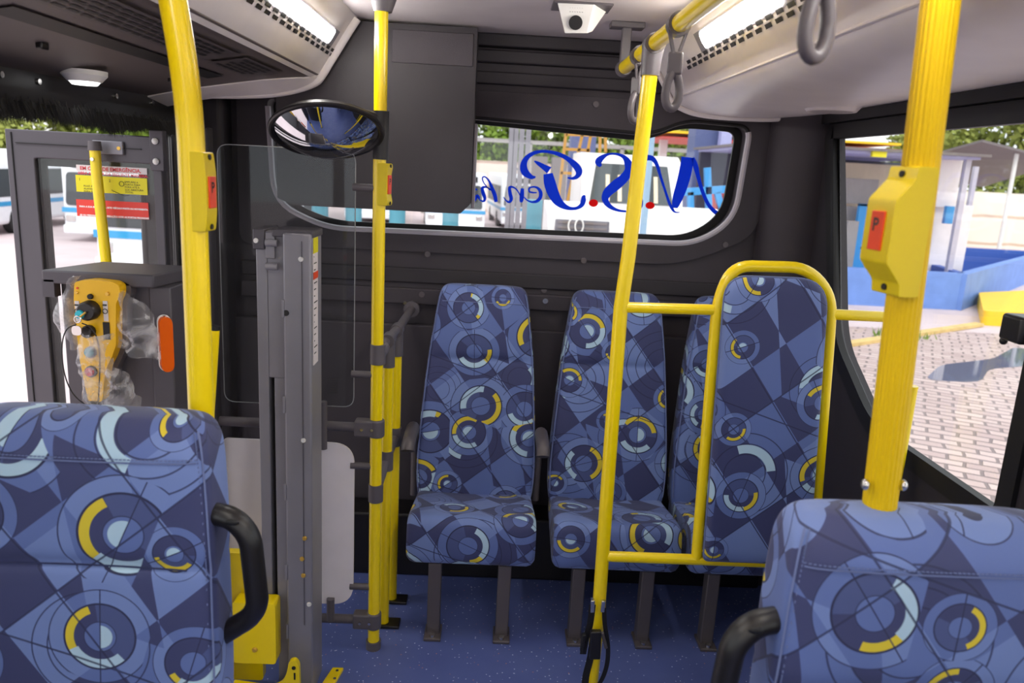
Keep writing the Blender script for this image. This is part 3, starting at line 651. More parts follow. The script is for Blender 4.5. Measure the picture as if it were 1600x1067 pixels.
def fore_seat(loc, rz, label, arm, holes=False):
    """larger near seat; local origin below the back, front towards -y"""
    t_ = thing('passenger_seat', label, 'bus seat', (0, 0, 0), 'near seats at the bottom corners'); L = V((0, 0, 0))
    B = [(.40, 0, .20, .02, .045, 6, .0), (.46, 0, .235, .022, .060, 6, .01), (.70, 0, .247, .040, .064, 6, .014), (.93, 0, .238, .068, .062, 6, .008), (.965, 0, .236, .072, .058, 6, .014), (1.0, 0, .234, .078, .064, 7, .004),
         (1.10, 0, .226, .092, .066, 7, -.004), (1.155, 0, .220, .100, .066, 7, -.006), (1.185, 0, .214, .106, .062, 6, -.004), (1.205, 0, .205, .112, .052, 5, 0), (1.218, 0, .190, .118, .036, 4.5, 0), (1.222, 0, .165, .12, .02, 4, 0)]
    secs = B[:1] + smooth_secs(B[1:], 6); bo = loftv(MB(), secs, 'z', 72).build('backrest', FAB, t_, smooth=60)
    for sx in (-1, 1):
        pts = [V(p) for p in edge_path(secs, .47, 1.205, sx)]; MB().tube(pts, .0020, 8).build('piping', STITCH, bo)
        # dashed stitches beside the piping
        st = MB()
        for a, b in zip(pts, pts[1:]):
            st.box(a + V((-sx * .007 - .0008, -.0035, 0)), a + V((-sx * .007 + .0008, -.0015, .004)))
        st.build('stitches', STITCH, bo)['kind'] = 'stuff'
    st = MB(); zt = 1.158
    fr = []
    for i in range(61):
        x = -.205 + .41 * i / 60; yy = .100 - .066 * (1 - abs(x / .220) ** 7) ** (1 / 7) - .006 * (1 - (x / .22) ** 2)
        fr.append(V((x, yy - .001, zt)))
    MB().tube(fr, .0016, 6).build('seam', STITCH, bo)
    for q in fr[::1]: st.box(q + V((-.0022, -.0022, .0055)), q + V((.0022, .0004, .0068)))
    st.build('stitches', STITCH, bo)['kind'] = 'stuff'
    MB().tube([V((x, .072 - .058 + .012 * (1 - (x / .236) ** 2), .965)) for x in [-.19 + .038 * i for i in range(11)]], .0018, 6).build('seam', mat('dark_seam', (40, 46, 84), .7), bo)
    MB().box((-.22, .105, .45), (.22, .135, 1.17)).build('back_shell', BLKP, t_, bevel=.02)
    make_cushion(MB(), hx=.235, zt=.48).build('cushion', FAB, t_, smooth=50)
    for sx in (-1, 1): MB().box((sx * .13 - .025, -.33, 0), (sx * .13 + .025, -.28, .30)).build('leg', LEGM, t_, bevel=.004)
    for sx in arm:
        P0 = [(.215, .065, 1.055), (.262, .055, 1.052), (.292, .05, 1.02), (.303, .05, .885), (.288, .055, .855), (.218, .065, .800)]
        path = fillet([V((sx * a, b, c)) for a, b, c in P0], [.01, .03, .03, .03, .03, .01], 6, closed=False); n_ = len(path)
        hd = MB().tube(path, .0225, 18, ry=.0195, ref=(0, 1, 0)).build('grab_handle', BLKP, t_)
        q = V(path[5]); MB().ball(q + V((sx * .0, -.021, .008)), .010, 10, (1.3, .35, .6)).build('screw_recess', BLACK, hd)
    t_.location = loc; t_.rotation_euler = (0, 0, rz); t_.scale = (1, 1, 1)
    return t_
LS = fore_seat((-.705, 1.22, -.035), math.radians(0), 'blue patterned bus seat in the left foreground, its black handle facing the lift', (1,))
RS = fore_seat((.685, .99, -.06), math.radians(0), 'blue patterned bus seat in the right foreground with the ribbed pole rising from it', (-1,))

# ================================================================= POLES AND RAILS
# overhead handrail
hr = thing('overhead_handrail', 'yellow overhead handrail on grey brackets running along the ceiling', 'handrail', (.39, 2.66, 1.99))
HX, HZ = .393, 1.99
MB().cyl((HX, -2.5, HZ), (HX, 2.70, HZ), .020, 24).build('rail', YEL, hr)
def hbr(y, full):
    b = MB(); b.tube([(HX, y - .022, HZ), (HX, y + .022, HZ)], .026, 20); b.bar((HX, y, HZ + .02), (HX, y, CEZ - .01), .03, .03)
    b.box((HX - .055, y - .03, CEZ - .018), (HX + .055, y + .03, CEZ)); b.build('bracket', GREYP, hr, bevel=.003)
hbr(2.655, 1); hbr(1.45, 1); hbr(0.2, 1)
lh = thing('overhead_handrail', 'left overhead handrail out of the picture that carries the top left strap', 'handrail', (-.393, 1, 1.99))
MB().cyl((-HX, -2.5, HZ), (-HX, 1.15, HZ), .020, 24).build('rail', YEL, lh)
for y in (1.1, -.5):
    b = MB(); b.tube([(-HX, y - .022, HZ), (-HX, y + .022, HZ)], .026, 20); b.bar((-HX, y, HZ + .02), (-HX, y, CEZ - .01), .03, .03); b.box((-HX - .055, y - .03, CEZ - .018), (-HX + .055, y + .03, CEZ)); b.build('bracket', GREYP, lh, bevel=.003)

# divider frame with pad
FY = 2.15
def F(px, py, y=FY): return atY(px, py, y)
df = thing('divider_frame', 'yellow tubular divider frame holding a tall patterned backrest pad', 'divider frame', (.39, FY, 0))
p_top = V((.393, FY, HZ)); pb = V((.375, FY, 0.0))
MB().tube([F(1016, 112), F(998, 260), F(982, 400), F(970, 480), F(952, 720), F(935, 960), V((F(935, 960).x - .004, FY, .01))], .0205, 24).build('post', YEL, df)
cl = MB(); cl.tube([(HX, FY - .03, HZ), (HX, FY + .03, HZ)], .027, 20); tpp = F(1016, 112); cl.tube([V((HX, FY, HZ)), tpp + V((0, 0, .03)), tpp + V((0, 0, -.01))], [.030, .027, .025], 20); cl.build('top_clamp', GREYP, df)
aw = [F(1090, 868), F(1098, 760), F(1110, 600), F(1120, 470), F(1138, 421), F(1175, 413), F(1250, 416), F(1290, 438), F(1299, 480), F(1294, 580), F(1280, 760), F(1272, 880)]
arch = fillet([F(1088, 872), F(1121, 470), F(1145, 415), F(1262, 418), F(1299, 462), F(1296, 520), F(1268, 880)], [.01, .1, .1, .1, .1, .05, .01], 6, closed=False)
MB().tube(arch, .0165, 20).build('arch_tube', YEL, df)
MB().cyl(F(972, 480), F(1114, 484), .0155, 20).build('crossbar', YEL, df)
MB().cyl(F(948, 869), F(1272, 881), .0165, 20).build('crossbar', YEL, df)
e_ = F(1300, 491); MB().cyl(e_, (XW, FY, e_.z), .0155, 20).build('crossbar', YEL, df)
MB().cyl((XW - .012, FY, e_.z), (XW, FY, e_.z), .035, 20).build('wall_flange', GREYP, df)
for q in (F(970, 480), F(948, 869)):
    pass
# pad: rounded slab
a0, a1, b0, b1 = F(1133, 430, FY - .02), F(1293, 436, FY - .02), F(1098, 874, FY - .02), F(1262, 880, FY - .02)
padp = fillet([a0, a1, b1, b0], [.07, .09, .02, .02], 8)
cen = (a0 + a1 + b0 + b1) / 4
padm = MB(); n = len(padp); vs_, uv_ = [], []
for k, (sc_, dy) in enumerate(((0, -.030), (.80, -.030), (.90, -.029), (.96, -.025), (.99, -.016), (1.0, -.004), (1.0, .020), (.985, .028), (0, .03))):
    for q in padp:
        d = q - cen; m_ = max(abs(d.x) / .15, 0)
        p = cen + d * sc_ if sc_ else cen + d * .001; vs_.append(V((p.x, FY - .02 + dy, p.z))); uv_.append((p.x * 1.0 + (.02 if dy > 0 else 0), p.z * 1.0 + .13))
fs_ = [(k * n + i, k * n + (i + 1) % n, (k + 1) * n + (i + 1) % n, (k + 1) * n + i) for k in range(8) for i in range(n)]
pad = padm.add(vs_, fs_, uv_).build('backrest_pad', FAB, df, smooth=60)
MB().tube([V((cen.x + (q - cen).x * 1.0, FY - .026, cen.z + (q - cen).z * 1.0)) for q in padp], .003, 6, closed=True).build('piping', STITCH, pad)

# seat belt tied round the post
sb = thing('seat_belt', 'black seat belt and buckle hanging on the foot of the yellow frame post', 'seat belt', (.37, 2.1, .3))
def bz(px, py, y=2.115): return atY(px, py, y)
def strap(pts, wd, mname='belt_strap', th=.0015):
    m_ = MB(); P = [V(p) for p in crom([tuple(p) for p in pts], 6)]; vs_ = []
    for p in P: vs_ += [p + V((-wd / 2, 0, 0)), p + V((wd / 2, 0, 0)), p + V((wd / 2, th, 0)), p + V((-wd / 2, th, 0))]
    m_.add(vs_, [(4 * i + a, 4 * i + (a + 1) % 4, 4 * i + 4 + (a + 1) % 4, 4 * i + 4 + a) for i in range(len(P) - 1) for a in range(4)] + [(0, 1, 2, 3), tuple(len(vs_) - 4 + q for q in (3, 2, 1, 0))])
    return m_
strap([bz(926, 945), bz(922, 975), bz(915, 1000), bz(911, 1022)], .020).build('belt_strap', BLACK, sb)
strap([bz(944, 950), bz(945, 975), bz(950, 1010), bz(948, 1040), bz(938, 1066), bz(926, 1072)], .014).build('belt_strap', BLACK, sb)
strap([bz(927, 1000), bz(922, 1030), bz(915, 1060), bz(914, 1090)], .022).build('belt_strap', BLACK, sb)
MB().bar(bz(926, 936, 2.118), bz(925, 955, 2.118), .020, .012).build('metal_clip', CHROME, sb, bevel=.002)
MB().bar(bz(943, 938, 2.118), bz(941, 955, 2.118), .014, .012).build('metal_clip', CHROME, sb, bevel=.002)
MB().bar(bz(931, 985, 2.09), bz(929, 1028, 2.09), .034, .020, (0, 1, 0)).build('buckle', BLKP, sb, bevel=.004)
MB().bar(bz(913, 990, 2.10), bz(909, 1018, 2.10), .018, .012).build('buckle_tongue', BLACK, sb, bevel=.003)
MB().bar(bz(941, 988, 2.10), bz(947, 1012, 2.10), .012, .010).build('buckle_tongue', LEGM, sb, bevel=.002)

# grab poles
def pole(name, label, pts, r, m_=YEL, loc=None):
    t_ = thing(name, label, 'pole', loc or pts[-1]); return t_
# ribbed right pole
rp0, rp1 = atY(1471, -10, 1.12), atY(1374, 790, 1.12)
ax = (rp0 - rp1).normalized(); rp_lo = rp1 - ax * .08; rp_hi = rp0 + ax * ((CEZ - rp0.z) / ax.z)
rp = thing('grab_pole', 'thick ribbed yellow pole rising from the right foreground seat', 'pole', rp_lo)
m_ = MB(); nr = 22; R_ = .0255; vs_ = []; cnt = nr * 10
u_ = V((1, 0, 0)); u_ = (u_ - ax * u_.dot(ax)).normalized(); w_ = ax.cross(u_)
for p in (rp_lo, rp_hi):
    for j in range(cnt):
        a = 2 * PI * j / cnt; r_ = R_ - .0013 * (0.5 + 0.5 * math.cos(a * nr)) ** 2; vs_.append(p + (u_ * math.cos(a) + w_ * math.sin(a)) * r_)
m_.add(vs_, [(j, (j + 1) % cnt, cnt + (j + 1) % cnt, cnt + j) for j in range(cnt)] + [tuple(range(cnt - 1, -1, -1)), tuple(range(cnt, 2 * cnt))])
m_.build('tube', YELR, rp, smooth=70)
for px, sx in ((1352, -1), (1411, 1)):
    q = atY(px, 757 if sx < 0 else 758, 1.105); MB().ball(q, .009, 12, (.7, 1, 1)).build('bolt', CHROME, rp)
# left bent pole
lp = thing('grab_pole', 'thick yellow pole bent near the top, behind the left foreground seat', 'pole', (-.53, 1.42, 0))
a_ = atY(290, 240, 1.42); b_ = atY(308, 650, 1.42); top = atY(270, 0, 1.42); kn = atY(296, 150, 1.42)
xx = a_.x
tpt = top + (top - kn) * .45
MB().tube(fillet([V((tpt.x, 1.42, tpt.z)), V((kn.x, 1.42, kn.z)), V((kn.x, 1.42, 0.0))], [.01, .10, .01], 8, closed=False), .0235, 24).build('tube', YEL, lp)
MB().cyl((kn.x, 1.42, 0), (kn.x, 1.42, .02), .045, 20).build('foot_flange', GREYP, lp)
MB().cyl((tpt.x, 1.42, CEZ - .025), (tpt.x, 1.42, CEZ), .045, 20).build('ceiling_flange', GREYP, lp)
MB().tube([V((tpt.x, 1.42, tpt.z)), V((tpt.x, 1.42, CEZ))], .0235, 20).build('tube', YEL, lp)
LPX = kn.x
# centre thin pole
TX, TY = -.357, 2.38
tpo = thing('grab_pole', 'slim yellow pole from floor to ceiling at the end of the glass screen', 'pole', (TX, TY, 0))
MB().cyl((TX, TY, .02), (TX - .004, TY, CEZ - .03), .0195, 24).build('tube', YEL, tpo)
MB().tube([(TX, TY, CEZ), (TX, TY, CEZ - .02), (TX, TY, CEZ - .06)], [.045, .040, .026], 24).build('ceiling_flange', GREYP, tpo)
MB().cyl((TX, TY, 0), (TX, TY, .03), .026, 20).build('foot_collar', GREYP, tpo)
# two short poles + connecting rail to the rear wall
sr = thing('low_handrail', 'grey low handrail on two short yellow posts running to the rear wall', 'handrail', (-.345, 2.6, 0))
r0 = atY(596, 548, TY); RZ = 1.065
MB().tube([(TX, TY + .02, RZ), (-.33, 2.7, RZ + .01), (-.32, 3.02, RZ + .02)], .0155, 16).build('rail', GREYP, sr)
MB().cyl((-.32, 3.0, RZ + .02), (-.32, 3.02, RZ + .02), .032, 16).build('wall_flange', GREYP, sr)
MB().cyl((-.347, 2.998, RZ + .045), (-.347, 3.004, RZ + .045), .007, 10).build('screw', CHROME, sr)
for (x, y) in ((-.343, 2.52), (-.335, 2.68)):
    po = MB().cyl((x, y, 0.012), (x, y, RZ - .03), .019, 20).build('post', YEL, sr)
    MB().tube([(x, y - .03, RZ + .004), (x, y + .03, RZ + .004)], .023, 16).build('clamp', GREYP, sr)
    MB().tube([(x, y, RZ), (x, y, RZ - .09)], [.022, .023], 16).build('clamp', GREYP, sr)
    MB().box((x - .01, y - .03, 0), (x + .06, y + .03, .012)).build('foot_plate', BLKP, sr, bevel=.003)
zl = .58
MB().tube([(TX, TY, zl), (-.343, 2.52, zl + .06), (-.335, 2.68, zl + .09)], .016, 12).build('lower_link', GREYP, sr)
for x, y, z in ((-.343, 2.52, zl + .06), (-.335, 2.68, zl + .09)): MB().cyl((x, y, z - .035), (x, y, z + .035), .024, 16).build('clamp', GREYP, sr)
# ---- glass screen, lower panel
gs = thing('glass_screen', 'clear glass screen and grey rails clamped to the slim yellow pole', 'screen', (-.6, TY, .8))
gp = MB().plate([f2([(-.845, .872), (-.432, .872), (-.432, 1.675), (-.845, 1.675)], .035)], XZ(TY), -.003, .003).build('glass_panel', ACRYL, gs)
MB().tube([(a, TY, b) for a, b in f2([(-.845, .872), (-.432, .872), (-.432, 1.675), (-.845, 1.675)], .035)], .0016, 6, closed=True).build('panel_edge', mat('pale_glass_edge', (150, 150, 152), .3), gp)
q = atY(520, 603, TY - .004)
for i, (s_, zz) in enumerate((('BLINDEX', 0), ('TEMPERADO', -.011))):
    pass
mk = MB(); rr_ = random.Random(2)
for i in range(7):
    ww = (.019, .012, .004, .007, .006, .014, .018)[i]; mk.box((q.x - ww, TY - .0045, q.z + .022 - i * .008), (q.x + ww, TY - .0035, q.z + .024 - i * .008 - .0008))
mk.build('etched_mark', INK, gp)
MB().plate([f2([(-.855, .165), (-.428, .165), (-.428, .748), (-.855, .748)], [.02, .075, .075, .02], 10)], XZ(TY), -.004, .004).build('lower_panel', WHITEP, gs)
for z in (.805, .108):
    MB().cyl((-.87, TY, z), (TX, TY, z), .0155, 20).build('rail', GREYP, gs)
    c_ = MB(); c_.tube([(TX, TY, z - .030), (TX, TY, z + .030)], .0255, 20); c_.box((TX - .07, TY - .022, z - .027), (TX, TY + .022, z + .027)); co = c_.build('clamp', GREYP, gs, bevel=.006)
    for dx in (-.045, -.012): MB().cyl((TX + dx, TY - .028, z), (TX + dx, TY - .02, z), .005, 10).build('screw', CHROME, co)
MB().box((-.90, TY - .02, 0), (-.862, TY + .02, 1.72)).build('end_post', DARK2, gs, bevel=.004)
for z, px in ((1.57, 0), (.983, 0), (.672, 0), (.233, 0)):
    MB().cyl((TX, TY, z), (-.44, TY, z), .0115, 14).build('standoff', GREYP, gs)
for z, z2 in ((.805, .89), (.805, .73), (.108, .19)):
    MB().tube([(-.528 if z > .5 else -.503, TY - .012, z), (-.528 if z > .5 else -.503, TY - .012, z2)], .0135, 14).build('standoff', GREYP, gs)
c_ = MB(); c_.cyl((TX, TY, 1.02), (TX, TY, 1.085), .0245, 20); c_.tube([(TX + .005, TY + .01, RZ - .012), (TX + .012, TY + .05, RZ)], .021, 14); c_.build('clamp', GREYP, tpo, bevel=.002)
MB().cyl((TX, TY, zl - .03), (TX, TY, zl + .03), .0245, 20).build('clamp', GREYP, tpo)

# ---- convex mirror
mc = atY(511, 206, 2.28); mr = thing('convex_mirror', 'round convex mirror with black rim clamped to the slim yellow pole', 'mirror', mc)
vd = (mc - CAM).normalized()
mn = V((.10, -.42, -.90)).normalized()      # where the dome looks
ux = V((1, 0, 0)); ux = (ux - mn * ux.dot(mn)).normalized(); uy = mn.cross(ux)
MRr = .155
dome = MB(); rings_ = []; vs_ = []; nn_ = 56
for i in range(13):
    t_ = i / 12; r_ = MRr * .96 * t_; h_ = .066 * (1 - t_ * t_)
    for j in range(nn_): a = 2 * PI * j / nn_; vs_.append(mc + ux * math.cos(a) * r_ + uy * math.sin(a) * r_ + mn * h_)
dome.add(vs_, [(i * nn_ + j, i * nn_ + (j + 1) % nn_, (i + 1) * nn_ + (j + 1) % nn_, (i + 1) * nn_ + j) for i in range(12) for j in range(nn_)])
dome.build('mirror_dome', MIRR, mr, smooth=80)
MB().tube([mc + ux * math.cos(2 * PI * j / 48) * MRr + uy * math.sin(2 * PI * j / 48) * MRr for j in range(48)], .008, 10, closed=True).build('rim', BLKP, mr)
bk = MB(); vs_ = []
for i, (r_, h_) in enumerate(((MRr, 0), (MRr * .95, -.018), (MRr * .7, -.034), (.002, -.040))):
    for j in range(nn_): a = 2 * PI * j / nn_; vs_.append(mc + ux * math.cos(a) * r_ + uy * math.sin(a) * r_ + mn * h_)
bk.add(vs_, [(i * nn_ + j, i * nn_ + (j + 1) % nn_, (i + 1) * nn_ + (j + 1) % nn_, (i + 1) * nn_ + j) for i in range(3) for j in range(nn_)]); bk.build('back_shell', BLKP, mr)
MB().tube([(TX, TY, 1.795), (TX, TY, 1.655)], .0235, 18).build('clamp', BLKP, mr)
MB().tube([mc - mn * .035, mc - mn * .05 + V((.08, .03, .02)), V((TX, TY, 1.775))], .012, 12).build('arm', BLKP, mr)

# ---- stop buttons
def stopbtn(pos, sidev, h, label, face, wdt=.060, dep=.05):
    """housing on a pole: pos on pole axis, sidev = unit vector outward, width along cross"""
    t_ = thing('stop_button', label, 'stop button', pos, 'yellow stop button boxes on the poles'); P_ = V(pos); o_ = V(sidev).normalized(); c_ = V((0, 0, 1)).cross(o_)
    prof = [(-h / 2, -.002), (-h / 2, .030), (-h * .40, .032), (-h * .24, dep + .012), (h * .24, dep + .012), (h * .40, .032), (h / 2, .030), (h / 2, -.002)]
    m_ = MB().plate([f2([(a, b) for a, b in prof], .004, 2)], lambda a, b, d: P_ + V((0, 0, a)) + o_ * b + c_ * d, -wdt / 2, wdt / 2)
    m_.build('housing', YBOX, t_, bevel=.005)
    q = P_ + o_ * (dep + .012)
    m2 = MB().plate([[(-.028, -.014), (.028, -.014), (.028, .014), (-.028, .014)]], lambda a, b, d: q + V((0, 0, a)) + c_ * b + o_ * d, -.002, .003)
    bt = m2.build('button', ORANGE, t_, bevel=.001)
    ex_ = -c_ if face else c_
    textmb('P', .026, lambda x, y: q + ex_ * (x - .008) + V((0, 0, y - .0)) + o_ * .0036, .0006).build('letter', INK, bt)
    for s_ in (-1, 1): MB().cyl(P_ + V((0, 0, s_ * h * .44)) + o_ * .028, P_ + V((0, 0, s_ * h * .44)) + o_ * .034, .005, 10).build('screw', BLACK, t_)
    return t_
pR = rp1 + ax * ((atY(1420, 362, 1.12).z - rp1.z) / ax.z)
stopbtn(pR, (-.985, -.17, 0), .185, 'yellow stop button box with red P button on the ribbed right pole', 0, .062, .046)
stopbtn((LPX, 1.42, atY(325, 300, 1.42).z), (.995, -.06, 0), .140, 'yellow stop button box with red P button on the bent left pole', 0, .045, .022)
stopbtn((TX, TY, atY(600, 288, TY).z), (.97, -.2, 0), .125, 'yellow stop button box on the slim pole below the round mirror', 0, .042, .016)

# ---- hanging straps
def hstrap(y, x, z0, lr, lz, label, ang=0, lw=.5, body=True, blk=.055, drop=.045):
    t_ = thing('hanging_strap', label, 'strap', (x, y, z0), 'grey hanging straps on the overhead handrails'); c = V((x, y, z0))
    MB().tube([c + V((0, -.018, 0)), c + V((0, .018, 0))], .027, 18).build('rail_clip', GREYP, t_)
    ca, sa = math.cos(ang), math.sin(ang); dv = V((ca, sa, 0))
    zb = z0 - .02 - drop
    for s_ in (-1, 1): MB().bar(c + dv * s_ * .024 + V((0, 0, -.008)), V((x, y, zb)) + dv * s_ * .006, .006, .014, (0, 1, 0)).build('webbing', GREYP, t_)
    MB().bar((x, y, zb + .005), (x, y, zb - blk), .034, .022, (sa, ca, 0)).build('sleeve', GREYP, t_, bevel=.005)
    top = zb - blk; pts = []
    for j in range(28):
        a = 2 * PI * j / 28; ww = lr * (1 + .22 * -math.sin(a)); pts.append(V((x, y, top - lz / 2 + .006)) + dv * math.cos(a) * ww + V((0, 0, math.sin(a) * lz / 2)))
    MB().tube(pts, .0098, 14, closed=True).build('loop_handle', GREYP, t_)
    return t_
hstrap(1.86, HX, HZ, .017, .080, 'grey hanging strap with closed loop next to the top of the leaning post', .25, blk=.045)
hstrap(2.36, HX, HZ, .026, .080, 'grey hanging strap behind the leaning yellow post', .9, blk=.045)
hstrap(1.03, HX, HZ, .017, .085, 'large near hanging strap loop at the top right, before the vent slots', .35, blk=.05, drop=.033)
hstrap(.70, -HX, HZ, .024, .085, 'blurred grey strap loop at the top left corner of the picture', .2, blk=.05, drop=.036)

# ---- yellow bracket on the right wall, dark clip at the right edge
yb = thing('wall_post', 'flat yellow post by the right wall behind the ribbed pole', 'post', (1.12, 2.12, 0))
q0, q1 = atY(1424, 606, 1.98), atY(1414, 780, 1.98)
MB().tube([V((q0.x, 1.98, q0.z)), V((q0.x, 1.98, 0))], .0165, 14).build('tube', YEL, yb)
MB().cyl((q0.x, 1.98, q0.z), (q0.x, 1.98, q0.z + .006), .017, 14).build('cap', YEL, yb)
lc_ = atX(1592, 512, XW - .03)
wl_ = thing('window_latch', 'black window latch at the right edge of the side window', 'latch', lc_)
MB().box(lc_ + V((-.03, -.05, -.03)), lc_ + V((.03, .022, .03))).build('body', BLKP, wl_, bevel=.008)
MB().ball(lc_ + V((-.012, .024, -.036)), .009).build('knob', BLKP, wl_)

# ---- wheelchair lift
lf = thing('wheelchair_lift', 'grey steel wheelchair lift column with yellow carriage by the doorway', 'wheelchair lift', (-.62, 2.2, 0))
LY = 2.12
def LX(px, py, y=LY): return atY(px, py, y)
xl0 = -.665; xm = -.583; xr = -.505; zt = 1.445
# rear half with the slot (two channels and the dark slot between)
MB().box((xl0, LY + .03, .28), (-.634, LY + .15, zt)).build('inner_channel', STEEL, lf, bevel=.003)
MB().box((-.634, LY + .09, .10), (-.624, LY + .15, zt - .42)).build('slot', BLACK, lf)
MB().box((-.634, LY + .032, zt - .42), (-.584, LY + .15, zt)).build('inner_channel', STEEL, lf, bevel=.002)
MB().box((-.620, LY + .032, .02), (-.584, LY + .15, zt - .42)).build('inner_channel', STEEL, lf, bevel=.002)
MB().box((xm, LY, .0), (xr, LY + .13, zt)).build('column', STEEL, lf, bevel=.006)
MB().box((xl0 - .004, LY + .018, zt - .05), (-.637, LY + .16, zt + .006)).build('top_bracket', STEELD, lf, bevel=.003)
MB().box((-.615, LY + .012, zt - .012), (xr + .003, LY + .132, zt + .008)).build('top_bracket', STEELD, lf, bevel=.003)
MB().box((-.637, LY + .022, zt - .075), (-.61, LY + .030, zt - .002)).build('hinge_plate', STEEL, lf, bevel=.003)
for z in (zt - .03, zt - .095): MB().cyl((-.632, LY + .012, z), (-.60, LY + .012, z), .010, 12).build('hinge_knuckle', STEEL, lf)
PALEM = mat('pale_zinc', (225, 222, 218), .4)
def rivet(px, py, m_=CHROME, y=LY, r=.0085, nm='rivet'):
    m_ = PALEM if m_ == CHROME else m_
    q = atY(px, py, y); MB().tube([(q.x, y - .004, q.z), (q.x, y + .003, q.z)], [r * .7, r], 12).build(nm, m_, lf)
for px, py, m_ in ((470, 405, CHROME), (474, 688, CHROME), (483, 944, CHROME), (476, 841, BRASS), (472, 873, BRASS), (474, 899, BRASS)): rivet(px, py, m_)
rivet(400, 376, CHROME, LY + .018); rivet(452, 378, CHROME, LY + .012)
MB().cyl(LX(447, 489) + V((0, -.001, 0)), LX(447, 489) + V((0, .004, 0)), .0085, 16).build('hole', BLACK, lf)
for z in (1.21, .93, .66, .40, .20): MB().box((xm - .004, LY - .002, z), (xm + .003, LY + .02, z + .05)).build('hinge_tab', STEEL, lf, bevel=.001)
MB().box((xr - .026, LY - .002, .25), (xr - .0245, LY + .001, zt - .02)).build('fold_line', STEELD, lf)
# label on the right side of the column
lb = MB().box((xr, LY + .02, zt - .375), (xr + .0015, LY + .075, zt - .01)).build('warning_label', PAPER, lf); lb['label'] = 'white warning label strip with yellow head'
MB().box((xr + .001, LY + .02, zt - .055), (xr + .0024, LY + .075, zt - .012)).build('label_head', YPAPER, lb)
MB().box((xr + .001, LY + .02, zt - .128), (xr + .0024, LY + .075, zt - .108)).build('label_band', ORANGE, lb)
ink = MB()
for i in range(16):
    z = zt - .066 - i * .0185
    if abs(z - (zt - .118)) < .014: continue
    ink.box((xr + .001, LY + .027, z), (xr + .0023, LY + .030 + .04 * ((i * 37 % 10) / 10), z + .003))
ink.build('printing', INK, lb)
# yellow carriage and base parts
MB().plate([f2([(-.80, .02), (-.80, .46), (-.695, .46), (-.672, .43), (-.672, .02)], .012)], XZ(LY + .02), .02, .05).build('carriage_plate', YEL, lf, bevel=.008)
MB().plate([f2([(-.74, .13), (-.74, .335), (-.610, .335), (-.610, .13)], .012)], XZ(LY - .03), .0, .055).build('carriage_bracket', YEL, lf, bevel=.006)
q = LX(398, 1015, LY - .03); MB().tube([(q.x, LY - .036, q.z), (q.x, LY - .028, q.z)], [.006, .010], 8).build('bolt', BRASS, lf)
MB().plate([f2([(-.74, -.0), (-.74, .075), (-.625, .060), (-.590, .075), (-.572, .115), (-.566, .155), (-.548, .162), (-.536, .145), (-.532, 0)], [.01, .01, .03, .03, .02, .02, .02, .02, .005])], XZ(LY - .05), 0, .018).build('hook_plate', YEL, lf, bevel=.003)
MB().cyl((-.551, LY - .052, .135), (-.551, LY - .048, .135), .006, 12).build('pivot_pin', BLACK, lf)
MB().box((-.551, LY - .0515, .095), (-.546, LY - .05, .118)).build('slot', BLACK, lf)
MB().plate([[(-.53, LY - .07), (-.46, LY - .02), (-.435, LY + .13), (-.47, LY + .13), (-.50, LY - .01)]], XY(0), .0, .012).build('base_plate', YEL, lf, bevel=.002)
for y in (LY + .07, LY + .11): MB().cyl((-.452, y, .012), (-.452, y, .015), .005, 8).build('bolt', CHROME, lf)
# slanted yellow hand bar of the folded platform
hb = thing('platform_hand_bar', 'slanted yellow hand bar of the lift beside the bent pole', 'hand bar', atY(325, 640, 1.9))
MB().tube([atY(335, 515, 1.9), atY(330, 600, 1.9), atY(322, 720, 1.9), atY(318, 820, 1.9), V((atY(318, 820, 1.9).x, 1.9, 0))], .013, 14).build('tube', YEL, hb)
MB().cyl(atY(335, 515, 1.9), atY(335.4, 509, 1.9), .014, 14).build('cap', BLACK, hb)

# ---- lift control post with remote control, bag, marker lamp
CYY = 2.0
def K(px, py, y=CYY): return atY(px, py, y)
kp = thing('control_post', 'dark grey sheet metal post beside the doorway', 'post', (-1.0, 2.05, 0))
MB().box((-1.125, CYY, 0), (-.885, CYY + .16, 1.30)).build('front_panel', STEELD, kp, bevel=.004)
MB().plate([[(-1.155, CYY - .03), (-.872, CYY - .03), (-.84, CYY + .17), (-1.10, CYY + .17)]], XY(1.30), 0, .035).build('cap', STEELD, kp, bevel=.005)
MB().box((-.897, CYY - .005, 0), (-.84, CYY + .16, 1.30)).build('side_panel', STEELD, kp, bevel=.004)
MB().box((-1.155, CYY - .03, 1.265), (-1.125, CYY - .0, 1.31)).build('cap_lip', STEELD, kp)
rc = thing('remote_control', 'yellow hand remote control with round switches hanging on the dark post', 'remote control', K(150, 540, 1.95))
RY = 1.935
out = [(116, 440), (142, 437), (178, 441), (187, 447), (187, 462), (181, 474), (181, 540), (174, 560), (166, 575), (162, 600), (160, 628), (138, 628), (132, 600), (124, 560), (118, 500), (115, 470)]
o2 = [K(a, b, RY) for a, b in out]; o2 = [(p.x, p.z) for p in o2]
MB().plate([f2(o2, .010, 4)], XZ(RY), 0, .04).build('body', mat('remote_yellow', (240, 185, 10), .4), rc, bevel=.006)
o3 = [(a + .012, b - .004) for a, b in o2]; MB().plate([f2(o3, .010, 4)], XZ(RY), .035, .065).build('back_shell', GREYP, rc, bevel=.006)
def knob(px, py, r, d, m_, nm, y=RY, rr=None):
    q = K(px, py, y); return MB().tube([(q.x, y + .002, q.z), (q.x, y - d * .8, q.z), (q.x, y - d, q.z)], [r, r * .95, (rr or r * .8)], 24).build(nm, m_, rc)
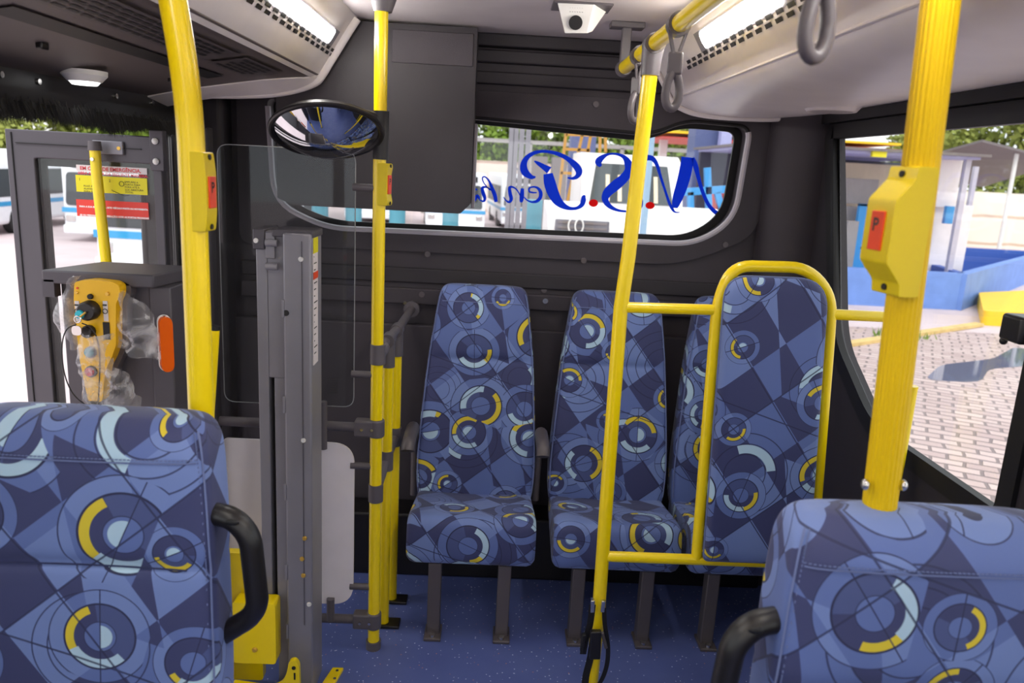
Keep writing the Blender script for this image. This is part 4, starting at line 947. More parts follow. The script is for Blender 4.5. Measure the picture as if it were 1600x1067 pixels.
BLK2 = BLKP; TEAL = mat('teal_switch', (30, 150, 160), .35); REDSW = mat('red_switch', (200, 50, 60), .4); CYAN = mat('cyan_key_barrel', (40, 190, 210), .35)
knob(142, 484, .0255, .028, BLK2, 'key_switch'); knob(134, 488, .012, .034, CYAN, 'key_barrel')
knob(140, 517, .0165, .020, BLK2, 'push_button'); knob(142, 550, .0155, .008, LEGM, 'switch_ring'); knob(142, 550, .0115, .014, TEAL, 'green_switch')
knob(143, 580, .0155, .008, LEGM, 'switch_ring'); knob(143, 580, .0115, .014, REDSW, 'red_switch')
knob(142, 463, .007, .008, BLACK, 'indicator'); knob(120, 457, .004, .004, BRASS, 'screw'); knob(168, 459, .005, .004, BRASS, 'screw'); knob(121, 450, .003, .002, ORANGE, 'lamp_dot')
for px, x1 in ((121, 128), (165, 172)):
    a, b = K(px - 4, 470, RY), K(px + 5, 502, RY); l_ = MB().box((a.x, RY - .002, b.z), (b.x, RY + .001, a.z)).build('label_plate', PAPER, rc)
    c = K(px, 486, RY); MB().tube([V((c.x, RY - .003, c.z)) + V((math.cos(t_ * PI / 8) * .006, 0, math.sin(t_ * PI / 8) * .006)) for t_ in range(16)], .001, 5, closed=True).build('circle_mark', INK, l_)
    MB().box((c.x - .005, RY - .0032, c.z + .014), (c.x + .005, RY - .002, c.z + .018)).build('printing', INK, l_)
MB().box((K(161, 505, RY).x, RY - .002, K(161, 530, RY).z), (K(171, 505, RY).x, RY + .001, K(161, 503, RY).z)).build('dark_label', BLACK, rc)
ky = thing('key', 'silver key in the switch with a thin black cord loop', 'key', K(130, 500, 1.90))
MB().tube([K(134, 488, 1.903), K(124, 496, 1.895)], .0025, 8).build('blade', BRASS, ky)
MB().tube([K(121, 499, 1.893) + V((math.cos(t_ * PI / 8) * .008, 0, math.sin(t_ * PI / 8) * .008)) for t_ in range(16)], .0018, 6, closed=True).build('key_ring', CHROME, ky)
MB().plate([f2([(K(121, 516, 1.90).x - .012, K(121, 516, 1.90).z - .012), (K(121, 516, 1.90).x + .012, K(121, 516, 1.90).z - .012), (K(121, 516, 1.90).x + .012, K(121, 516, 1.90).z + .012), (K(121, 516, 1.90).x - .012, K(121, 516, 1.90).z + .012)], .01)], XZ(1.895), 0, .003).build('tag', CHROME, ky)
MB().tube(crom([tuple(K(a, b, 1.90)) for a, b in ((119, 507), (104, 515), (97, 540), (100, 580), (112, 612), (130, 630), (145, 636), (153, 628), (155, 600), (156, 560), (152, 530), (142, 512), (128, 505))], 6), .0016, 8).build('cord', BLACK, ky)
MB().ball(K(146, 632, 1.90), .014, 10, (1.3, 1, .7)).build('knot', BLACK, ky)
# plastic bag, crumpled film in three lobes
bag = thing('plastic_bag', 'torn clear plastic bag crumpled round the yellow remote control', 'plastic bag', K(180, 540, 1.96))
def film(cl, rg, yb, dep, seed, nu=26, nv=12):
    """film between two image-side outlines, real depth by crumpling"""
    A = crom(cl, 8); B_ = crom(rg, 8); vs_ = []
    for i in range(nu):
        a = A[int(i * (len(A) - 1) / (nu - 1))]; b = B_[int(i * (len(B_) - 1) / (nu - 1))]
        for j in range(nv):
            t_ = j / (nv - 1); px, py = a[0] + (b[0] - a[0]) * t_, a[1] + (b[1] - a[1]) * t_
            p = K(px, py, yb); bulge = -dep * math.sin(PI * t_) ** .7; nn = noise.noise(V((p.x * 28 + seed, p.z * 16, seed))) * .022 + noise.noise(V((p.x * 70, p.z * 50, seed))) * .008
            vs_.append(p + V((nn * .4, bulge + nn, nn * .3)))
    return MB().add(vs_, [(i * nv + j, i * nv + j + 1, (i + 1) * nv + j + 1, (i + 1) * nv + j) for i in range(nu - 1) for j in range(nv - 1)])
film([(120, 428), (104, 440), (91, 470), (90, 508), (104, 535), (112, 545)], [(128, 430), (118, 450), (116, 475), (118, 505), (124, 530), (128, 545)], 1.96, .02, 1).build('film', BAG, bag)
film([(196, 452), (186, 480), (182, 505), (178, 520), (172, 540)], [(200, 454), (232, 482), (248, 505), (252, 535), (255, 562)], 1.955, .035, 5).build('film', BAG, bag)
film([(128, 520), (118, 545), (126, 585), (136, 615), (145, 640)], [(175, 522), (168, 545), (160, 580), (158, 610), (158, 640)], 1.90, .02, 9).build('film', BAG, bag)
film([(164, 556), (160, 580), (160, 620), (158, 655)], [(170, 558), (200, 585), (214, 615), (219, 655)], 1.94, .03, 13).build('film', BAG, bag)
ml = thing('marker_lamp', 'orange oval marker lamp on the side of the dark post', 'lamp', K(256, 537, 1.97))
c = K(259, 537, 1.97); mo = f2([(-.022, -.075), (.022, -.075), (.022, .075), (-.022, .075)], .022, 8)
rotm = Matrix.Rotation(math.radians(35), 3, 'Z')
MB().plate([mo], lambda a, b, d: c + rotm @ V((a * .75, d, b)), .005, .015).build('base', WHT, ml, bevel=.002)
MB().plate([f2([(a * .95, b * .97) for a, b in mo], .002, 1)], lambda a, b, d: c + rotm @ V((a * .75, d, b)), -.016, .006).build('lens', AMBER, ml, bevel=.008)

# ---------------------------------------------------------------- open door leaf, grab bar, stickers
DY = 2.65
dr = struct(MB().plate([[(-1.64, .02), (-1.125, .02), (-1.125, 1.69), (-1.635, 1.69)], f2([(-1.545, .12), (-1.155, .12), (-1.155, 1.60), (-1.545, 1.60)], .01)], XZ(DY), 0, .035).build('door_1', STEELD, bevel=.004))
MB().box((-1.60, DY - .006, 1.645), (-1.19, DY, 1.648)).build('groove', BLACK, dr)
MB().box((-1.615, DY - .004, .02), (-1.612, DY, 1.68)).build('groove', BLACK, dr)
MB().plate([[(-1.548, .117), (-1.152, .117), (-1.152, 1.603), (-1.548, 1.603)], [(-1.528, .137), (-1.20, .137), (-1.20, 1.575), (-1.528, 1.575)]], XZ(DY), .036, .046).build('gasket', BLACK, dr)
MB().box((-1.55, DY + .012, .11), (-1.15, DY + .018, 1.605)).build('glass', GLASS, dr)
MB().box((-1.345, DY - .014, 1.625), (-1.245, DY, 1.668)).build('bracket', STEEL, dr, bevel=.003)
hb2 = MB().tube([(-1.318, DY - .05, 1.648), (-1.316, DY - .052, 1.55), (-1.300, DY - .052, 1.2), (-1.29, DY - .052, .6)], .017, 18).build('grab_bar', YEL, dr); hb2['label'] = 'yellow vertical grab bar'
MB().tube([(-1.318, DY - .05, 1.665), (-1.318, DY - .05, 1.635)], [.019, .022], 16).build('bar_cap', LEGM, dr)
for x in (-1.335, -1.258): MB().cyl((x, DY - .016, 1.646), (x, DY - .010, 1.646), .006, 10).build('screw', BRASS, dr)
MB().cyl((-1.318, DY - .074, 1.607), (-1.318, DY - .068, 1.607), .006, 10).build('screw', CHROME, dr)
MB().box((-1.150, DY - .03, 1.58), (-1.105, DY, 1.71)).build('hinge_bracket', STEELD, dr, bevel=.003)
for z in (1.675, 1.61): MB().ball((-1.13, DY - .034, z), .011, 10, (1, .6, 1)).build('hinge_bolt', WHT, dr)
MB().tube([(-1.235, DY + .10, .2), (-1.235, DY + .10, 1.58)], .014, 10).build('linkage_rod', BLKP, dr)
SY = DY + .011
def st_(px, py): return atY(px, py, SY)
def sticker(x0, y0, x1, y1, m_, nm, label, cat='sticker'):
    a, b = st_(x0, y0), st_(x1, y1); o = MB().box((a.x, SY - .001, b.z), (b.x, SY, a.z)).build(nm, m_); tag(o, label, cat); return o, a, b
def lines_txt(o, s_, x, z, size, m_, bold=0): textmb(s_, size, lambda u, v: (x + u, SY - .0016, z + v), bold).build('writing', m_, o)
o, a, b = sticker(119, 257, 230, 273, PAPER, 'emergency_sticker', 'white sticker strip with red writing at the top of the door glass')
lines_txt(o, 'EM CASO DE EMERGÊNCIA,', a.x + .012, a.z - .016, .0165, REDINK, .0004); lines_txt(o, 'ABRA A PORTA DA SEGUINTE MANEIRA:', a.x + .004, a.z - .031, .0128, REDINK, .0003)
o, a, b = sticker(118, 273, 231, 305, YPAPER, 'emergency_sticker', 'yellow emergency instruction sticker with small drawings on the door glass')
for i, s_ in enumerate(('EMPURRE A', 'PORTA PARA', 'FORA ATÉ A', 'SUA ABERTURA', 'TOTAL')): lines_txt(o, s_, b.x - .075, a.z - .018 - i * .0085, .0088, INK)
for i, s_ in enumerate(('PUXE A', 'ALAVANCA', 'PARA BAIXO')): lines_txt(o, s_, a.x + .025, a.z - .038 - i * .009, .0088, INK)
c = V((a.x + .152, SY - .002, a.z - .022)); MB().tube([c + V((math.cos(t_ * PI / 8) * .008, 0, math.sin(t_ * PI / 8) * .008)) for t_ in range(16)], .0008, 5, closed=True).build('drawing', INK, o)
MB().tube([c + V((-.034, 0, -.022)), c + V((-.028, 0, -.026)), c + V((.010, 0, -.040)), c + V((.022, 0, -.036))], .0009, 5).build('drawing', INK, o)
lines_txt(o, '1', a.x + .010, a.z - .018, .012, INK); lines_txt(o, '2', c.x - .042, a.z - .018, .012, INK)
o, a, b = sticker(119, 311, 233, 343, RED, 'safety_sticker', 'red safety sticker with two lines of white writing on the door glass')
lines_txt(o, 'PARA A SUA SEGURANÇA ESTE VEÍCULO PARTE OU MOVIMENTA', a.x + .010, a.z - .026, .0078, WINK, .0004); lines_txt(o, 'SE OU PERMANECE EM OPERAÇÃO COM AS PORTAS FECHADAS', a.x + .010, a.z - .055, .0080, WINK, .0004)

# ---------------------------------------------------------------- lettering on the rear window
GY = REARY + .084
lt = thing('window_lettering', 'blue script lettering with red dots on the rear window, seen mirrored', 'lettering', (.5, GY, 1.6))
def g2(x, y): return atY(700 + x / 3.2, 150 + y / 3.2, GY)
def ribbon(pts, m_=BLUEV, k=7):
    P_ = crom(pts, k); W_ = []; mb = MB(); L_, R_2 = [], []
    for i, (x, y, wd) in enumerate(P_):
        a = P_[max(0, i - 1)]; b = P_[min(len(P_) - 1, i + 1)]; dx, dy = b[0] - a[0], b[1] - a[1]; l = math.hypot(dx, dy) or 1; nx, ny = -dy / l, dx / l
        L_.append((x + nx * wd / 2, y + ny * wd / 2)); R_2.append((x - nx * wd / 2, y - ny * wd / 2))
    n = len(P_); vs_ = [g2(*p) + V((0, -.0006, 0)) for p in L_ + R_2] + [g2(*p) + V((0, .0006, 0)) for p in L_ + R_2]
    fs_ = [(i, i + 1, n + i + 1, n + i) for i in range(n - 1)] + [(2 * n + i, 2 * n + i + 1, 3 * n + i + 1, 3 * n + i) for i in range(n - 1)] + [(i, i + 1, 2 * n + i + 1, 2 * n + i) for i in range(n - 1)] + [(n + i, n + i + 1, 3 * n + i + 1, 3 * n + i) for i in range(n - 1)]
    return mb.add(vs_, fs_)
def letter(strokes, m_=BLUEV):
    mb = MB()
    for s_ in strokes:
        r_ = ribbon(s_); mb.add(r_.v, r_.f)
    mb.build('letter', m_, lt)
letter([[(975, 312, 22), (1000, 308, 28), (1025, 315, 24), (1045, 345, 18), (1062, 400, 14), (1085, 470, 12), (1105, 530, 14), (1122, 565, 14), (1135, 580, 8), (1158, 582, 4)],
        [(1198, 306, 60), (1193, 345, 62), (1182, 400, 62), (1165, 460, 58), (1148, 510, 50), (1138, 545, 36), (1136, 560, 22)],
        [(1224, 308, 16), (1238, 350, 26), (1250, 400, 20), (1270, 470, 18), (1295, 530, 18), (1320, 565, 20), (1350, 588, 22), (1378, 585, 28), (1392, 565, 40), (1402, 575, 40), (1412, 580, 6)]])
letter([[(764, 352, 14), (752, 330, 34), (770, 308, 26), (800, 292, 12), (840, 290, 12), (878, 304, 20), (900, 335, 38), (905, 372, 44), (880, 410, 46), (840, 445, 52), (800, 480, 46), (786, 515, 34), (805, 548, 24), (845, 570, 14), (895, 577, 10), (940, 572, 12), (962, 553, 18), (968, 525, 14), (964, 510, 4)]])
letter([[(438, 405, 8), (415, 404, 24), (385, 380, 38), (378, 345, 34), (395, 308, 24), (435, 283, 18), (490, 277, 15), (550, 290, 20), (600, 315, 24), (640, 350, 34), (655, 378, 34), (645, 402, 22), (622, 412, 14), (598, 408, 8)],
        [(432, 325, 6), (450, 336, 18), (475, 352, 26), (500, 368, 36), (506, 372, 42)],
        [(500, 388, 46), (508, 430, 58), (522, 475, 58), (545, 520, 48), (575, 548, 32), (610, 562, 18), (645, 560, 16), (668, 545, 22), (676, 525, 26), (680, 505, 22), (688, 500, 8)]])
letter([[(444, 483, 6), (425, 483, 8), (408, 478, 9), (405, 464, 9), (420, 455, 8), (445, 458, 12), (462, 478, 18), (462, 505, 18), (445, 525, 16), (420, 530, 10), (395, 520, 7), (380, 505, 5)]])
letter([[(372, 462, 16), (370, 490, 22), (367, 520, 20), (364, 532, 10)], [(362, 500, 5), (345, 470, 7), (325, 456, 9), (308, 458, 14), (310, 485, 18), (316, 515, 18), (305, 530, 12), (288, 520, 6), (278, 505, 4)]])
letter([[(240, 530, 16), (235, 500, 20), (222, 465, 18), (205, 425, 10), (185, 404, 7), (172, 410, 7), (178, 432, 6), (195, 455, 5), (210, 472, 5)], [(225, 480, 5), (205, 462, 6), (188, 455, 9), (172, 460, 14), (176, 485, 18), (184, 510, 16), (178, 526, 10), (160, 520, 5), (150, 508, 4)]])
letter([[(160, 512, 6), (146, 500, 16), (138, 515, 12), (128, 526, 10), (112, 520, 12), (104, 495, 12), (112, 470, 10), (130, 462, 8), (146, 470, 8)]])
for cx_, cy_, rx_, ry_ in ((727, 535, 23, 19), (1010, 547, 23, 18)):
    vs_ = [g2(cx_ + rx_ * math.cos(t_ * PI / 12), cy_ + ry_ * math.sin(t_ * PI / 12)) + V((0, d, 0)) for d in (-.0006, .0006) for t_ in range(24)]
    MB().add(vs_, [tuple(range(24)), tuple(range(47, 23, -1))] + [(i, (i + 1) % 24, 24 + (i + 1) % 24, 24 + i) for i in range(24)]).build('dot', REDV, lt)

# ================================================================= OUTSIDE THE BUS
GZ = -.95
struct(MB().box((-80, -40, GZ - .2), (80, 90, GZ)).build('ground', CONC))
cob = MB().box((1.8, -6, GZ), (16, 14.2, GZ + .012)); cob.build('cobbled_yard', COBBLE)['kind'] = 'structure'
WBUS = mat('bus_white', (238, 240, 244), .35); BBUS = mat('bus_light_blue', (30, 150, 205), .35); DGL = mat('dark_bus_glass', (60, 66, 70), .45, spec=.2); TYRE = mat('tyre', (26, 25, 27), .8)
BLUP = mat('blue_grey_paint', (88, 98, 142), .6); BLUL = mat('light_blue_paint', (60, 150, 215), .5); LILAC = mat('pale_lilac_paint', (176, 176, 220), .6); TANKB = mat('blue_tank_paint', (112, 146, 214), .65, var=.08, vscale=3)
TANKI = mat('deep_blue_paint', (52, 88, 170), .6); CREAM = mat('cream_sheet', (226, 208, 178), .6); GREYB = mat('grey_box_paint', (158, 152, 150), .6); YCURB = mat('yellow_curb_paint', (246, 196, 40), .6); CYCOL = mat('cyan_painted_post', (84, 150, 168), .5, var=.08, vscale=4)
WOODY = mat('ochre_scaffold', (190, 140, 60), .7); ROOFG = mat('grey_roof_sheet', (120, 112, 112), .7); DSH = mat('dark_wall', (70, 70, 84), .8); YROOF = mat('yellow_fascia', (248, 200, 20), .5); REDF = mat('red_fascia', (215, 70, 60), .5)
def obox(px0, py0, px1, py1, y, d):
    """box standing at distance y whose near face spans the two sighted corners"""
    a, b = atY(px0, py0, y), atY(px1, py1, y); x0, x1 = sorted((a.x, b.x)); z0, z1 = sorted((a.z, b.z)); return (x0, y, z0), (x1, y + d, z1)
def bus(cx, cy, wd, h, L, rz, label, cat='bus', name='parked_bus', dirn=-1):
    t_ = thing(name, label, cat, (cx, cy, GZ), 'parked white and blue buses'); hw = wd / 2; O = V((cx, cy, GZ))
    R = Matrix.Rotation(rz, 3, 'Z')
    def bld(mb, nm, m_, par=t_, bevel=0):
        mb.v = [O + R @ v for v in mb.v]; return mb.build(nm, m_, par, bevel=bevel)
    bld(MB().box((-hw, 0, .28), (hw, L, h)), 'body', WBUS, bevel=.12)
    bld(MB().plate([f2([(-hw * .9, h * .42), (hw * .9, h * .42), (hw * .84, h * .80), (-hw * .84, h * .80)], .12)], lambda a, b, d: V((a, -.03 + d, b)), 0, .05), 'windshield', DGL)
    bld(MB().box((-hw * .7, -.035, h * .85), (hw * .7, .02, h * .94)), 'destination_sign', BLKP)
    bld(MB().box((-hw - .01, -.02, h * .34), (hw + .01, L * .98, h * .395)), 'stripe', BBUS)
    bld(MB().box((-hw * .98, -.10, .22), (hw * .98, .1, h * .20)), 'bumper', WBUS, bevel=.05)
    for s_ in (-1, 1):
        bld(MB().box((s_ * hw * .8 - .13, -.04, h * .23), (s_ * hw * .8 + .13, .02, h * .31)), 'headlight', CHROME, bevel=.02)
        for yy in (L * .25, L * .75): bld(MB().cyl((s_ * (hw - .22), yy, .36), (s_ * (hw + .01), yy, .36), .36, 24), 'wheel', TYRE)
        for k in range(4): bld(MB().box((s_ * hw - .012, L * (.05 + k * .23), h * .45), (s_ * hw + .012, L * (.25 + k * .23), h * .78)), 'side_window', DGL)
    return t_
bus(-10.8, 21.5, 2.1, 2.35, 7, .05, 'white and blue bus seen front on through the open door glass')
bus(-14.9, 21.0, 2.1, 2.35, 7, .05, 'white and blue bus at the left edge of the picture beyond the door frame')
bus(-6.6, 15.0, 2.3, 2.6, 8, -.05, 'white and blue bus beyond the door, right of the red safety sticker')
bus(-1.6, 30, 2.3, 2.35, 7, .1, 'white and blue bus just right of the dark equipment box in the rear window'); bus(1.3, 34, 2.3, 2.35, 7, .1, 'second white and blue bus in the rear window behind the grey steel mast')
bus(-9.0, 31, 2.3, 2.35, 7, .1, 'white and blue bus low in the rear window at its left chamfered corner'); bus(-5.3, 33, 2.3, 2.35, 7, .1, 'white and blue bus low in the rear window below the equipment box')
# white truck behind the rear window
TYY = 8.6; tk = thing('white_truck', 'old white truck with grey grille parked behind the rear window', 'truck', (1.9, TYY, GZ)); TW = mat('truck_white', (236, 230, 228), .4)
a, b = atY(862, 372, TYY), atY(1068, 372, TYY); hx0, hx1 = a.x - .05, b.x + .62
hood = [(TYY, GZ + .45), (TYY, 1.07), (TYY + .12, 1.16), (TYY + 1.05, 1.30), (TYY + 1.12, GZ + .45)]
MB().plate([f2(hood, .05, 4)], lambda p, q, d: (d, p, q), hx0, hx1).build('hood', TW, tk, bevel=.05)
cabp = [(TYY + 1.0, GZ + .45), (TYY + 1.0, 1.27), (TYY + 1.28, 1.80), (TYY + 1.5, 1.90), (TYY + 2.5, 1.90), (TYY + 2.6, GZ + .45)]
cx0, cx1 = atY(908, 300, TYY + 1.1).x, atY(1066, 300, TYY + 1.1).x
MB().plate([f2(cabp, .06, 4)], lambda p, q, d: (d, p, q), cx0, cx1).build('cab', TW, tk, bevel=.05)
sl_ = lambda t_: V((0, TYY + 1.0 + .28 * t_ - .012, 1.27 + .53 * t_))
MB().add([sl_(.06) + V((cx0 + .10, 0, 0)), sl_(.06) + V((cx1 - .12, 0, 0)), sl_(.95) + V((cx1 - .18, 0, 0)), sl_(.95) + V((cx0 + .18, 0, 0))], [(0, 1, 2, 3)]).build('windshield', DGL, tk)
for k in range(5): q = cx0 + .3 + k * .15; MB().add([sl_(.1) + V((q, -.006, 0)), sl_(.1) + V((q + .05, -.006, 0)), sl_(.7) + V((q + .05, -.006, 0)), sl_(.7) + V((q, -.006, 0))], [(0, 1, 2, 3)]).build('louvre', CREAM, tk)
ga, gb = obox(868, 342, 947, 420, TYY - .03, .05); gr = MB().box(ga, gb).build('grille', mat('truck_grille', (112, 110, 118), .5), tk, bevel=.01)
gm = MB()
for k in range(9): z = ga[2] + (gb[2] - ga[2]) * (k + .5) / 9; gm.box((ga[0] + .03, TYY - .045, z - .01), (gb[0] - .03, TYY - .03, z + .01))
gm.build('grille_bars', ROOFG, gr)
ec = atY(905, 353, TYY - .06)
for s_, st in ((1, 0), (-1, 0), (-1, .075)):
    MB().tube([ec + V((s_ * (.045 * math.sin(PI * t_ / 10)) - st * s_ * -1 * 0 - (st if s_ < 0 else 0), 0, -.075 * math.cos(PI * t_ / 10))) for t_ in range(11)], .009, 6).build('emblem', WHT, gr)
MB().box((hx0 + .35, TYY - .10, GZ + .35), (hx1 - .1, TYY + .1, GZ + .6)).build('bumper', GREYB, tk, bevel=.03)
for x in (hx0 + .25, hx1 - .25):
    for y in (TYY + .5, TYY + 2.3): MB().cyl((x - .14, y, GZ + .45), (x + .14, y, GZ + .45), .45, 24).build('wheel', TYRE, tk)
# blue trailer frame right of the truck
bf = thing('blue_trailer_frame', 'light blue steel trailer frame right of the white truck', 'trailer', (4.8, 13, GZ))
for p_, q_ in (((1068, 300), (1160, 294)), ((1105, 262), (1108, 345)), ((1120, 300), (1134, 350)), ((1078, 300), (1080, 350)), ((1150, 295), (1152, 350))):
    A_, B_ = atY(*p_, 13), atY(*q_, 13); MB().bar(A_, B_, .10, .10 if p_ != (1068, 300) else .12).build('beam', BLUL, bf)
for px in (1092, 1140): A_ = atY(px, 340, 13.4); MB().cyl((A_.x - .12, 13.4, GZ + .5), (A_.x + .12, 13.4, GZ + .5), .5, 24).build('wheel', TYRE, bf)
for px in (1080, 1106, 1152): A_ = atY(px, 345, 13); MB().box((A_.x - .05, 12.95, GZ), (A_.x + .05, 13.05, A_.z)).build('leg', BLUL, bf)
A_ = atY(1130, 322, 13.3); MB().cyl((A_.x - .2, 13.3, A_.z), (A_.x + .2, 13.3, A_.z), .28, 20).build('red_drum', REDF, bf)
# posts and pillars seen through the rear window
def pillar(px, wd, y, m_, name, label, ztop=3.6, d=None, cat='post', rnd=False):
    A_ = atY(px, 280, y); d = d or wd
    mb = MB().cyl((A_.x, y, GZ), (A_.x, y, ztop), wd / 2, 20) if rnd else MB().box((A_.x - wd / 2, y, GZ), (A_.x + wd / 2, y + d, ztop))
    return tag(mb.build(name, m_), label, cat)
pillar(1104, .95, 24, BLUP, 'canopy_pillar', 'wide blue grey canopy pillar behind the mirrored letter N', 4.2)
pillar(1128, .32, 23.5, LILAC, 'canopy_pillar', 'narrow pale lilac canopy pillar beside the wide blue grey one', 4.2)
pillar(908, .75, 24, BLUP, 'canopy_pillar', 'blue grey canopy pillar behind the ochre scaffold', 4.2)
pillar(837, .26, 12, CYCOL, 'cyan_column', 'upright cyan painted column below the mirrored letter P', 1.2, rnd=True)
for px, l_ in ((706, 'cyan column seen under the right end of the equipment box'), (553, 'cyan column seen under the middle of the equipment box'), (622, 'cyan column between the slim pole and the equipment box corner'), (500, 'cyan column at the left chamfered corner of the rear window')):
    pillar(px, .26, 12.5, CYCOL, 'cyan_column', l_, 1.25, rnd=True)
tw = thing('steel_mast', 'grey lattice steel mast behind the mirrored lettering', 'mast', (0.2, 11, GZ))
xs = [atY(px, 280, 11).x for px in (796, 803, 812, 822)]
for x in xs: MB().box((x - .035, 11, GZ), (x + .035, 11.07, 3.8)).build('upright', STEEL, tw)
for k in range(12): z = GZ + .3 + k * .38; MB().box((xs[0], 11.01, z), (xs[-1], 11.05, z + .03)).build('crosspiece', STEEL, tw)
sf = thing('scaffold', 'ochre timber scaffold with leaning bars behind the lettering', 'scaffold', (1.6, 14, GZ))
for p_, q_ in (((886, 196), (870, 330)), ((913, 196), (882, 335)), ((925, 200), (900, 335)), ((884, 233), (922, 235)), ((876, 270), (915, 272)), ((938, 196), (937, 240)), ((946, 196), (946, 238)), ((884, 210), (950, 212))):
    MB().bar(atY(*p_, 14), atY(*q_, 14), .05, .05).build('bar', WOODY, sf)
for px in (870, 892): A_ = atY(px, 330, 14); MB().box((A_.x - .03, 14, GZ), (A_.x + .03, 14.06, A_.z)).build('bar', WOODY, sf)
pillar(1012, .07, 8.0, mat('pale_blue_tube', (150, 180, 205), .5), 'thin_mast', 'thin pale blue mast in front of the white truck', 3.0, rnd=True)
for px, l_ in ((842, 'dark upright post left of the scaffold'), (873, 'dark upright post right behind the cyan column')): pillar(px, .35, 18, ROOFG, 'yard_post', l_, 1.95)
# walls
W1 = MB().box((-30, 44, GZ), (11, 44.4, 2.0)).build('yard_wall', BRICKW); tag(W1, 'stained pinkish white yard wall far behind the rear window', 'wall')
W2 = MB().box((11, 38, GZ), (60, 38.4, 1.75)).build('yard_wall', YARDW); tag(W2, 'weathered white yard wall seen through the right side window', 'wall')
rail_ = thing('overhead_beam', 'long grey overhead beam above the far yard wall', 'beam', (0, 43, 3)); MB().box((-4, 42, 2.95), (12, 42.2, 3.15)).build('beam', GREYB, rail_)
for x in (-4, 1.6, 6.5, 12): MB().box((x - .1, 42, GZ), (x + .1, 42.2, 3.0)).build('post', GREYB, rail_)
cn = thing('yard_canopy', 'yellow and red edged white canopy at the right of the rear window', 'canopy', (12, 30, GZ))
a, b = obox(1035, 203, 1165, 214, 30, 6); MB().box(a, (b[0] + 6, b[1], b[2])).build('yellow_fascia', YROOF, cn)
a, b = obox(1035, 214, 1165, 220, 30, 6); MB().box(a, (b[0] + 6, b[1], b[2])).build('red_fascia', REDF, cn)
for x in (a[0] + .5, b[0] + 5): MB().box((x - .15, 32, GZ), (x + .15, 32.3, a[2])).build('post', WHT, cn)
# pump house seen through the right window
ph = thing('pump_shelter', 'open shelter with pale lilac roof edge over pumps, right side window', 'shelter', (8, 18, GZ))
a, b = obox(1180, 226, 1532, 250, 17.6, 5); MB().box((a[0], a[1], a[2]), (b[0], b[1], b[2])).build('roof', LILAC, ph)
MB().box((a[0] - .1, a[1] - .15, b[2]), (b[0] + .15, b[1] + .2, b[2] + .06)).build('roof_sheet', ROOFG, ph)
rz0 = a[2]
for px, yy in ((1506, 17.7), (1240, 17.7), (1520, 22)): A_ = atY(px, 300, yy); MB().box((A_.x - .06, yy, GZ), (A_.x + .06, yy + .12, rz0)).build('post', mat('pale_grey_post', (190, 185, 200), .5), ph)
MB().box((a[0], 22.3, GZ), (atY(1440, 300, 22.3).x, 22.5, rz0)).build('back_wall', DSH, ph)
def part2(px0, py0, px1, py1, y, d, m_, nm, ground=False, bev=.01):
    a, b = obox(px0, py0, px1, py1, y, d)
    if ground: a = (a[0], a[1], GZ)
    return MB().box(a, b).build(nm, m_, ph, bevel=bev)
part2(1290, 252, 1404, 420, 20, .3, CREAM, 'sheet_panel', True)
part2(1322, 278, 1368, 320, 19.2, .3, GREYB, 'electrical_box'); part2(1324, 322, 1338, 345, 19.2, .3, GREYB, 'gauge')
part2(1344, 318, 1350, 420, 18.8, .12, BLUL, 'blue_stand', True); part2(1344, 318, 1372, 324, 18.8, .12, BLUL, 'blue_stand'); part2(1344, 385, 1366, 391, 18.8, .12, BLUL, 'blue_stand')
part2(1306, 355, 1325, 425, 18.9, .4, WHT, 'pump_cabinet', True); part2(1455, 245, 1492, 325, 18.5, .5, WHITEP, 'wall_cabinet'); part2(1452, 318, 1502, 430, 18.8, .5, WHITEP, 'low_wall', True)
part2(1480, 322, 1488, 350, 18.3, .12, BLUL, 'bracket'); part2(1325, 345, 1331, 425, 18.7, .1, GREYB, 'pipe', True); part2(1380, 320, 1440, 420, 19.5, .5, WHITEP, 'machine', True)
part2(1365, 232, 1385, 246, 17.5, .1, YPAPER, 'sign', bev=0)
tnk = thing('blue_tank', 'low blue painted concrete tank beyond the cobbled yard', 'tank', (9, 17, GZ))
tz = -.12
def wallseg(p, q, th, z1, m_, nm='wall'): MB().bar((p[0], p[1], (GZ + z1) / 2), (q[0], q[1], (GZ + z1) / 2), th, z1 - GZ).build(nm, m_, tnk)
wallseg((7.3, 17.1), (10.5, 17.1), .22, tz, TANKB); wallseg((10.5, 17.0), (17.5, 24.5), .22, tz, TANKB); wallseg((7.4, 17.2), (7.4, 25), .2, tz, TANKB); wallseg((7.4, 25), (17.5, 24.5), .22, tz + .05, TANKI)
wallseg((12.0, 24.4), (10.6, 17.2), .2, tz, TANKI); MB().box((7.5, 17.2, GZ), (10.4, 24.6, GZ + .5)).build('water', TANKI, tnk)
yc = thing('yellow_kerb', 'yellow painted kerb block at the right of the cobbled yard', 'kerb', (11, 15, GZ))
MB().plate([f2([(9.9, 15.1), (14.5, 15.3), (14.6, 19.5), (11.6, 18.0)], .2)], XY(GZ), 0, .30).build('block', YCURB, yc, bevel=.02)
MB().bar((5.2, 11.9, GZ + .04), (9.8, 15.0, GZ + .04), .18, .06).build('painted_edge', mat('faded_kerb_paint', (214, 184, 120), .8, var=.1, vscale=6), yc)
pud = MB().plate([f2([(6.1, 10.3), (6.9, 11.3), (8.1, 11.9), (9.2, 13.0), (9.5, 12.6), (8.4, 11.5), (7.6, 11.2), (6.9, 10.3)], .3, 6)], XY(GZ + .012), 0, .004).build('puddle', mat('puddle_water', (92, 100, 124), .04)); tag(pud, 'shallow puddle on the cobbles seen through the right window', 'puddle')
gr_ = random.Random(5); tf = MB(); vs_, fs_ = [], []
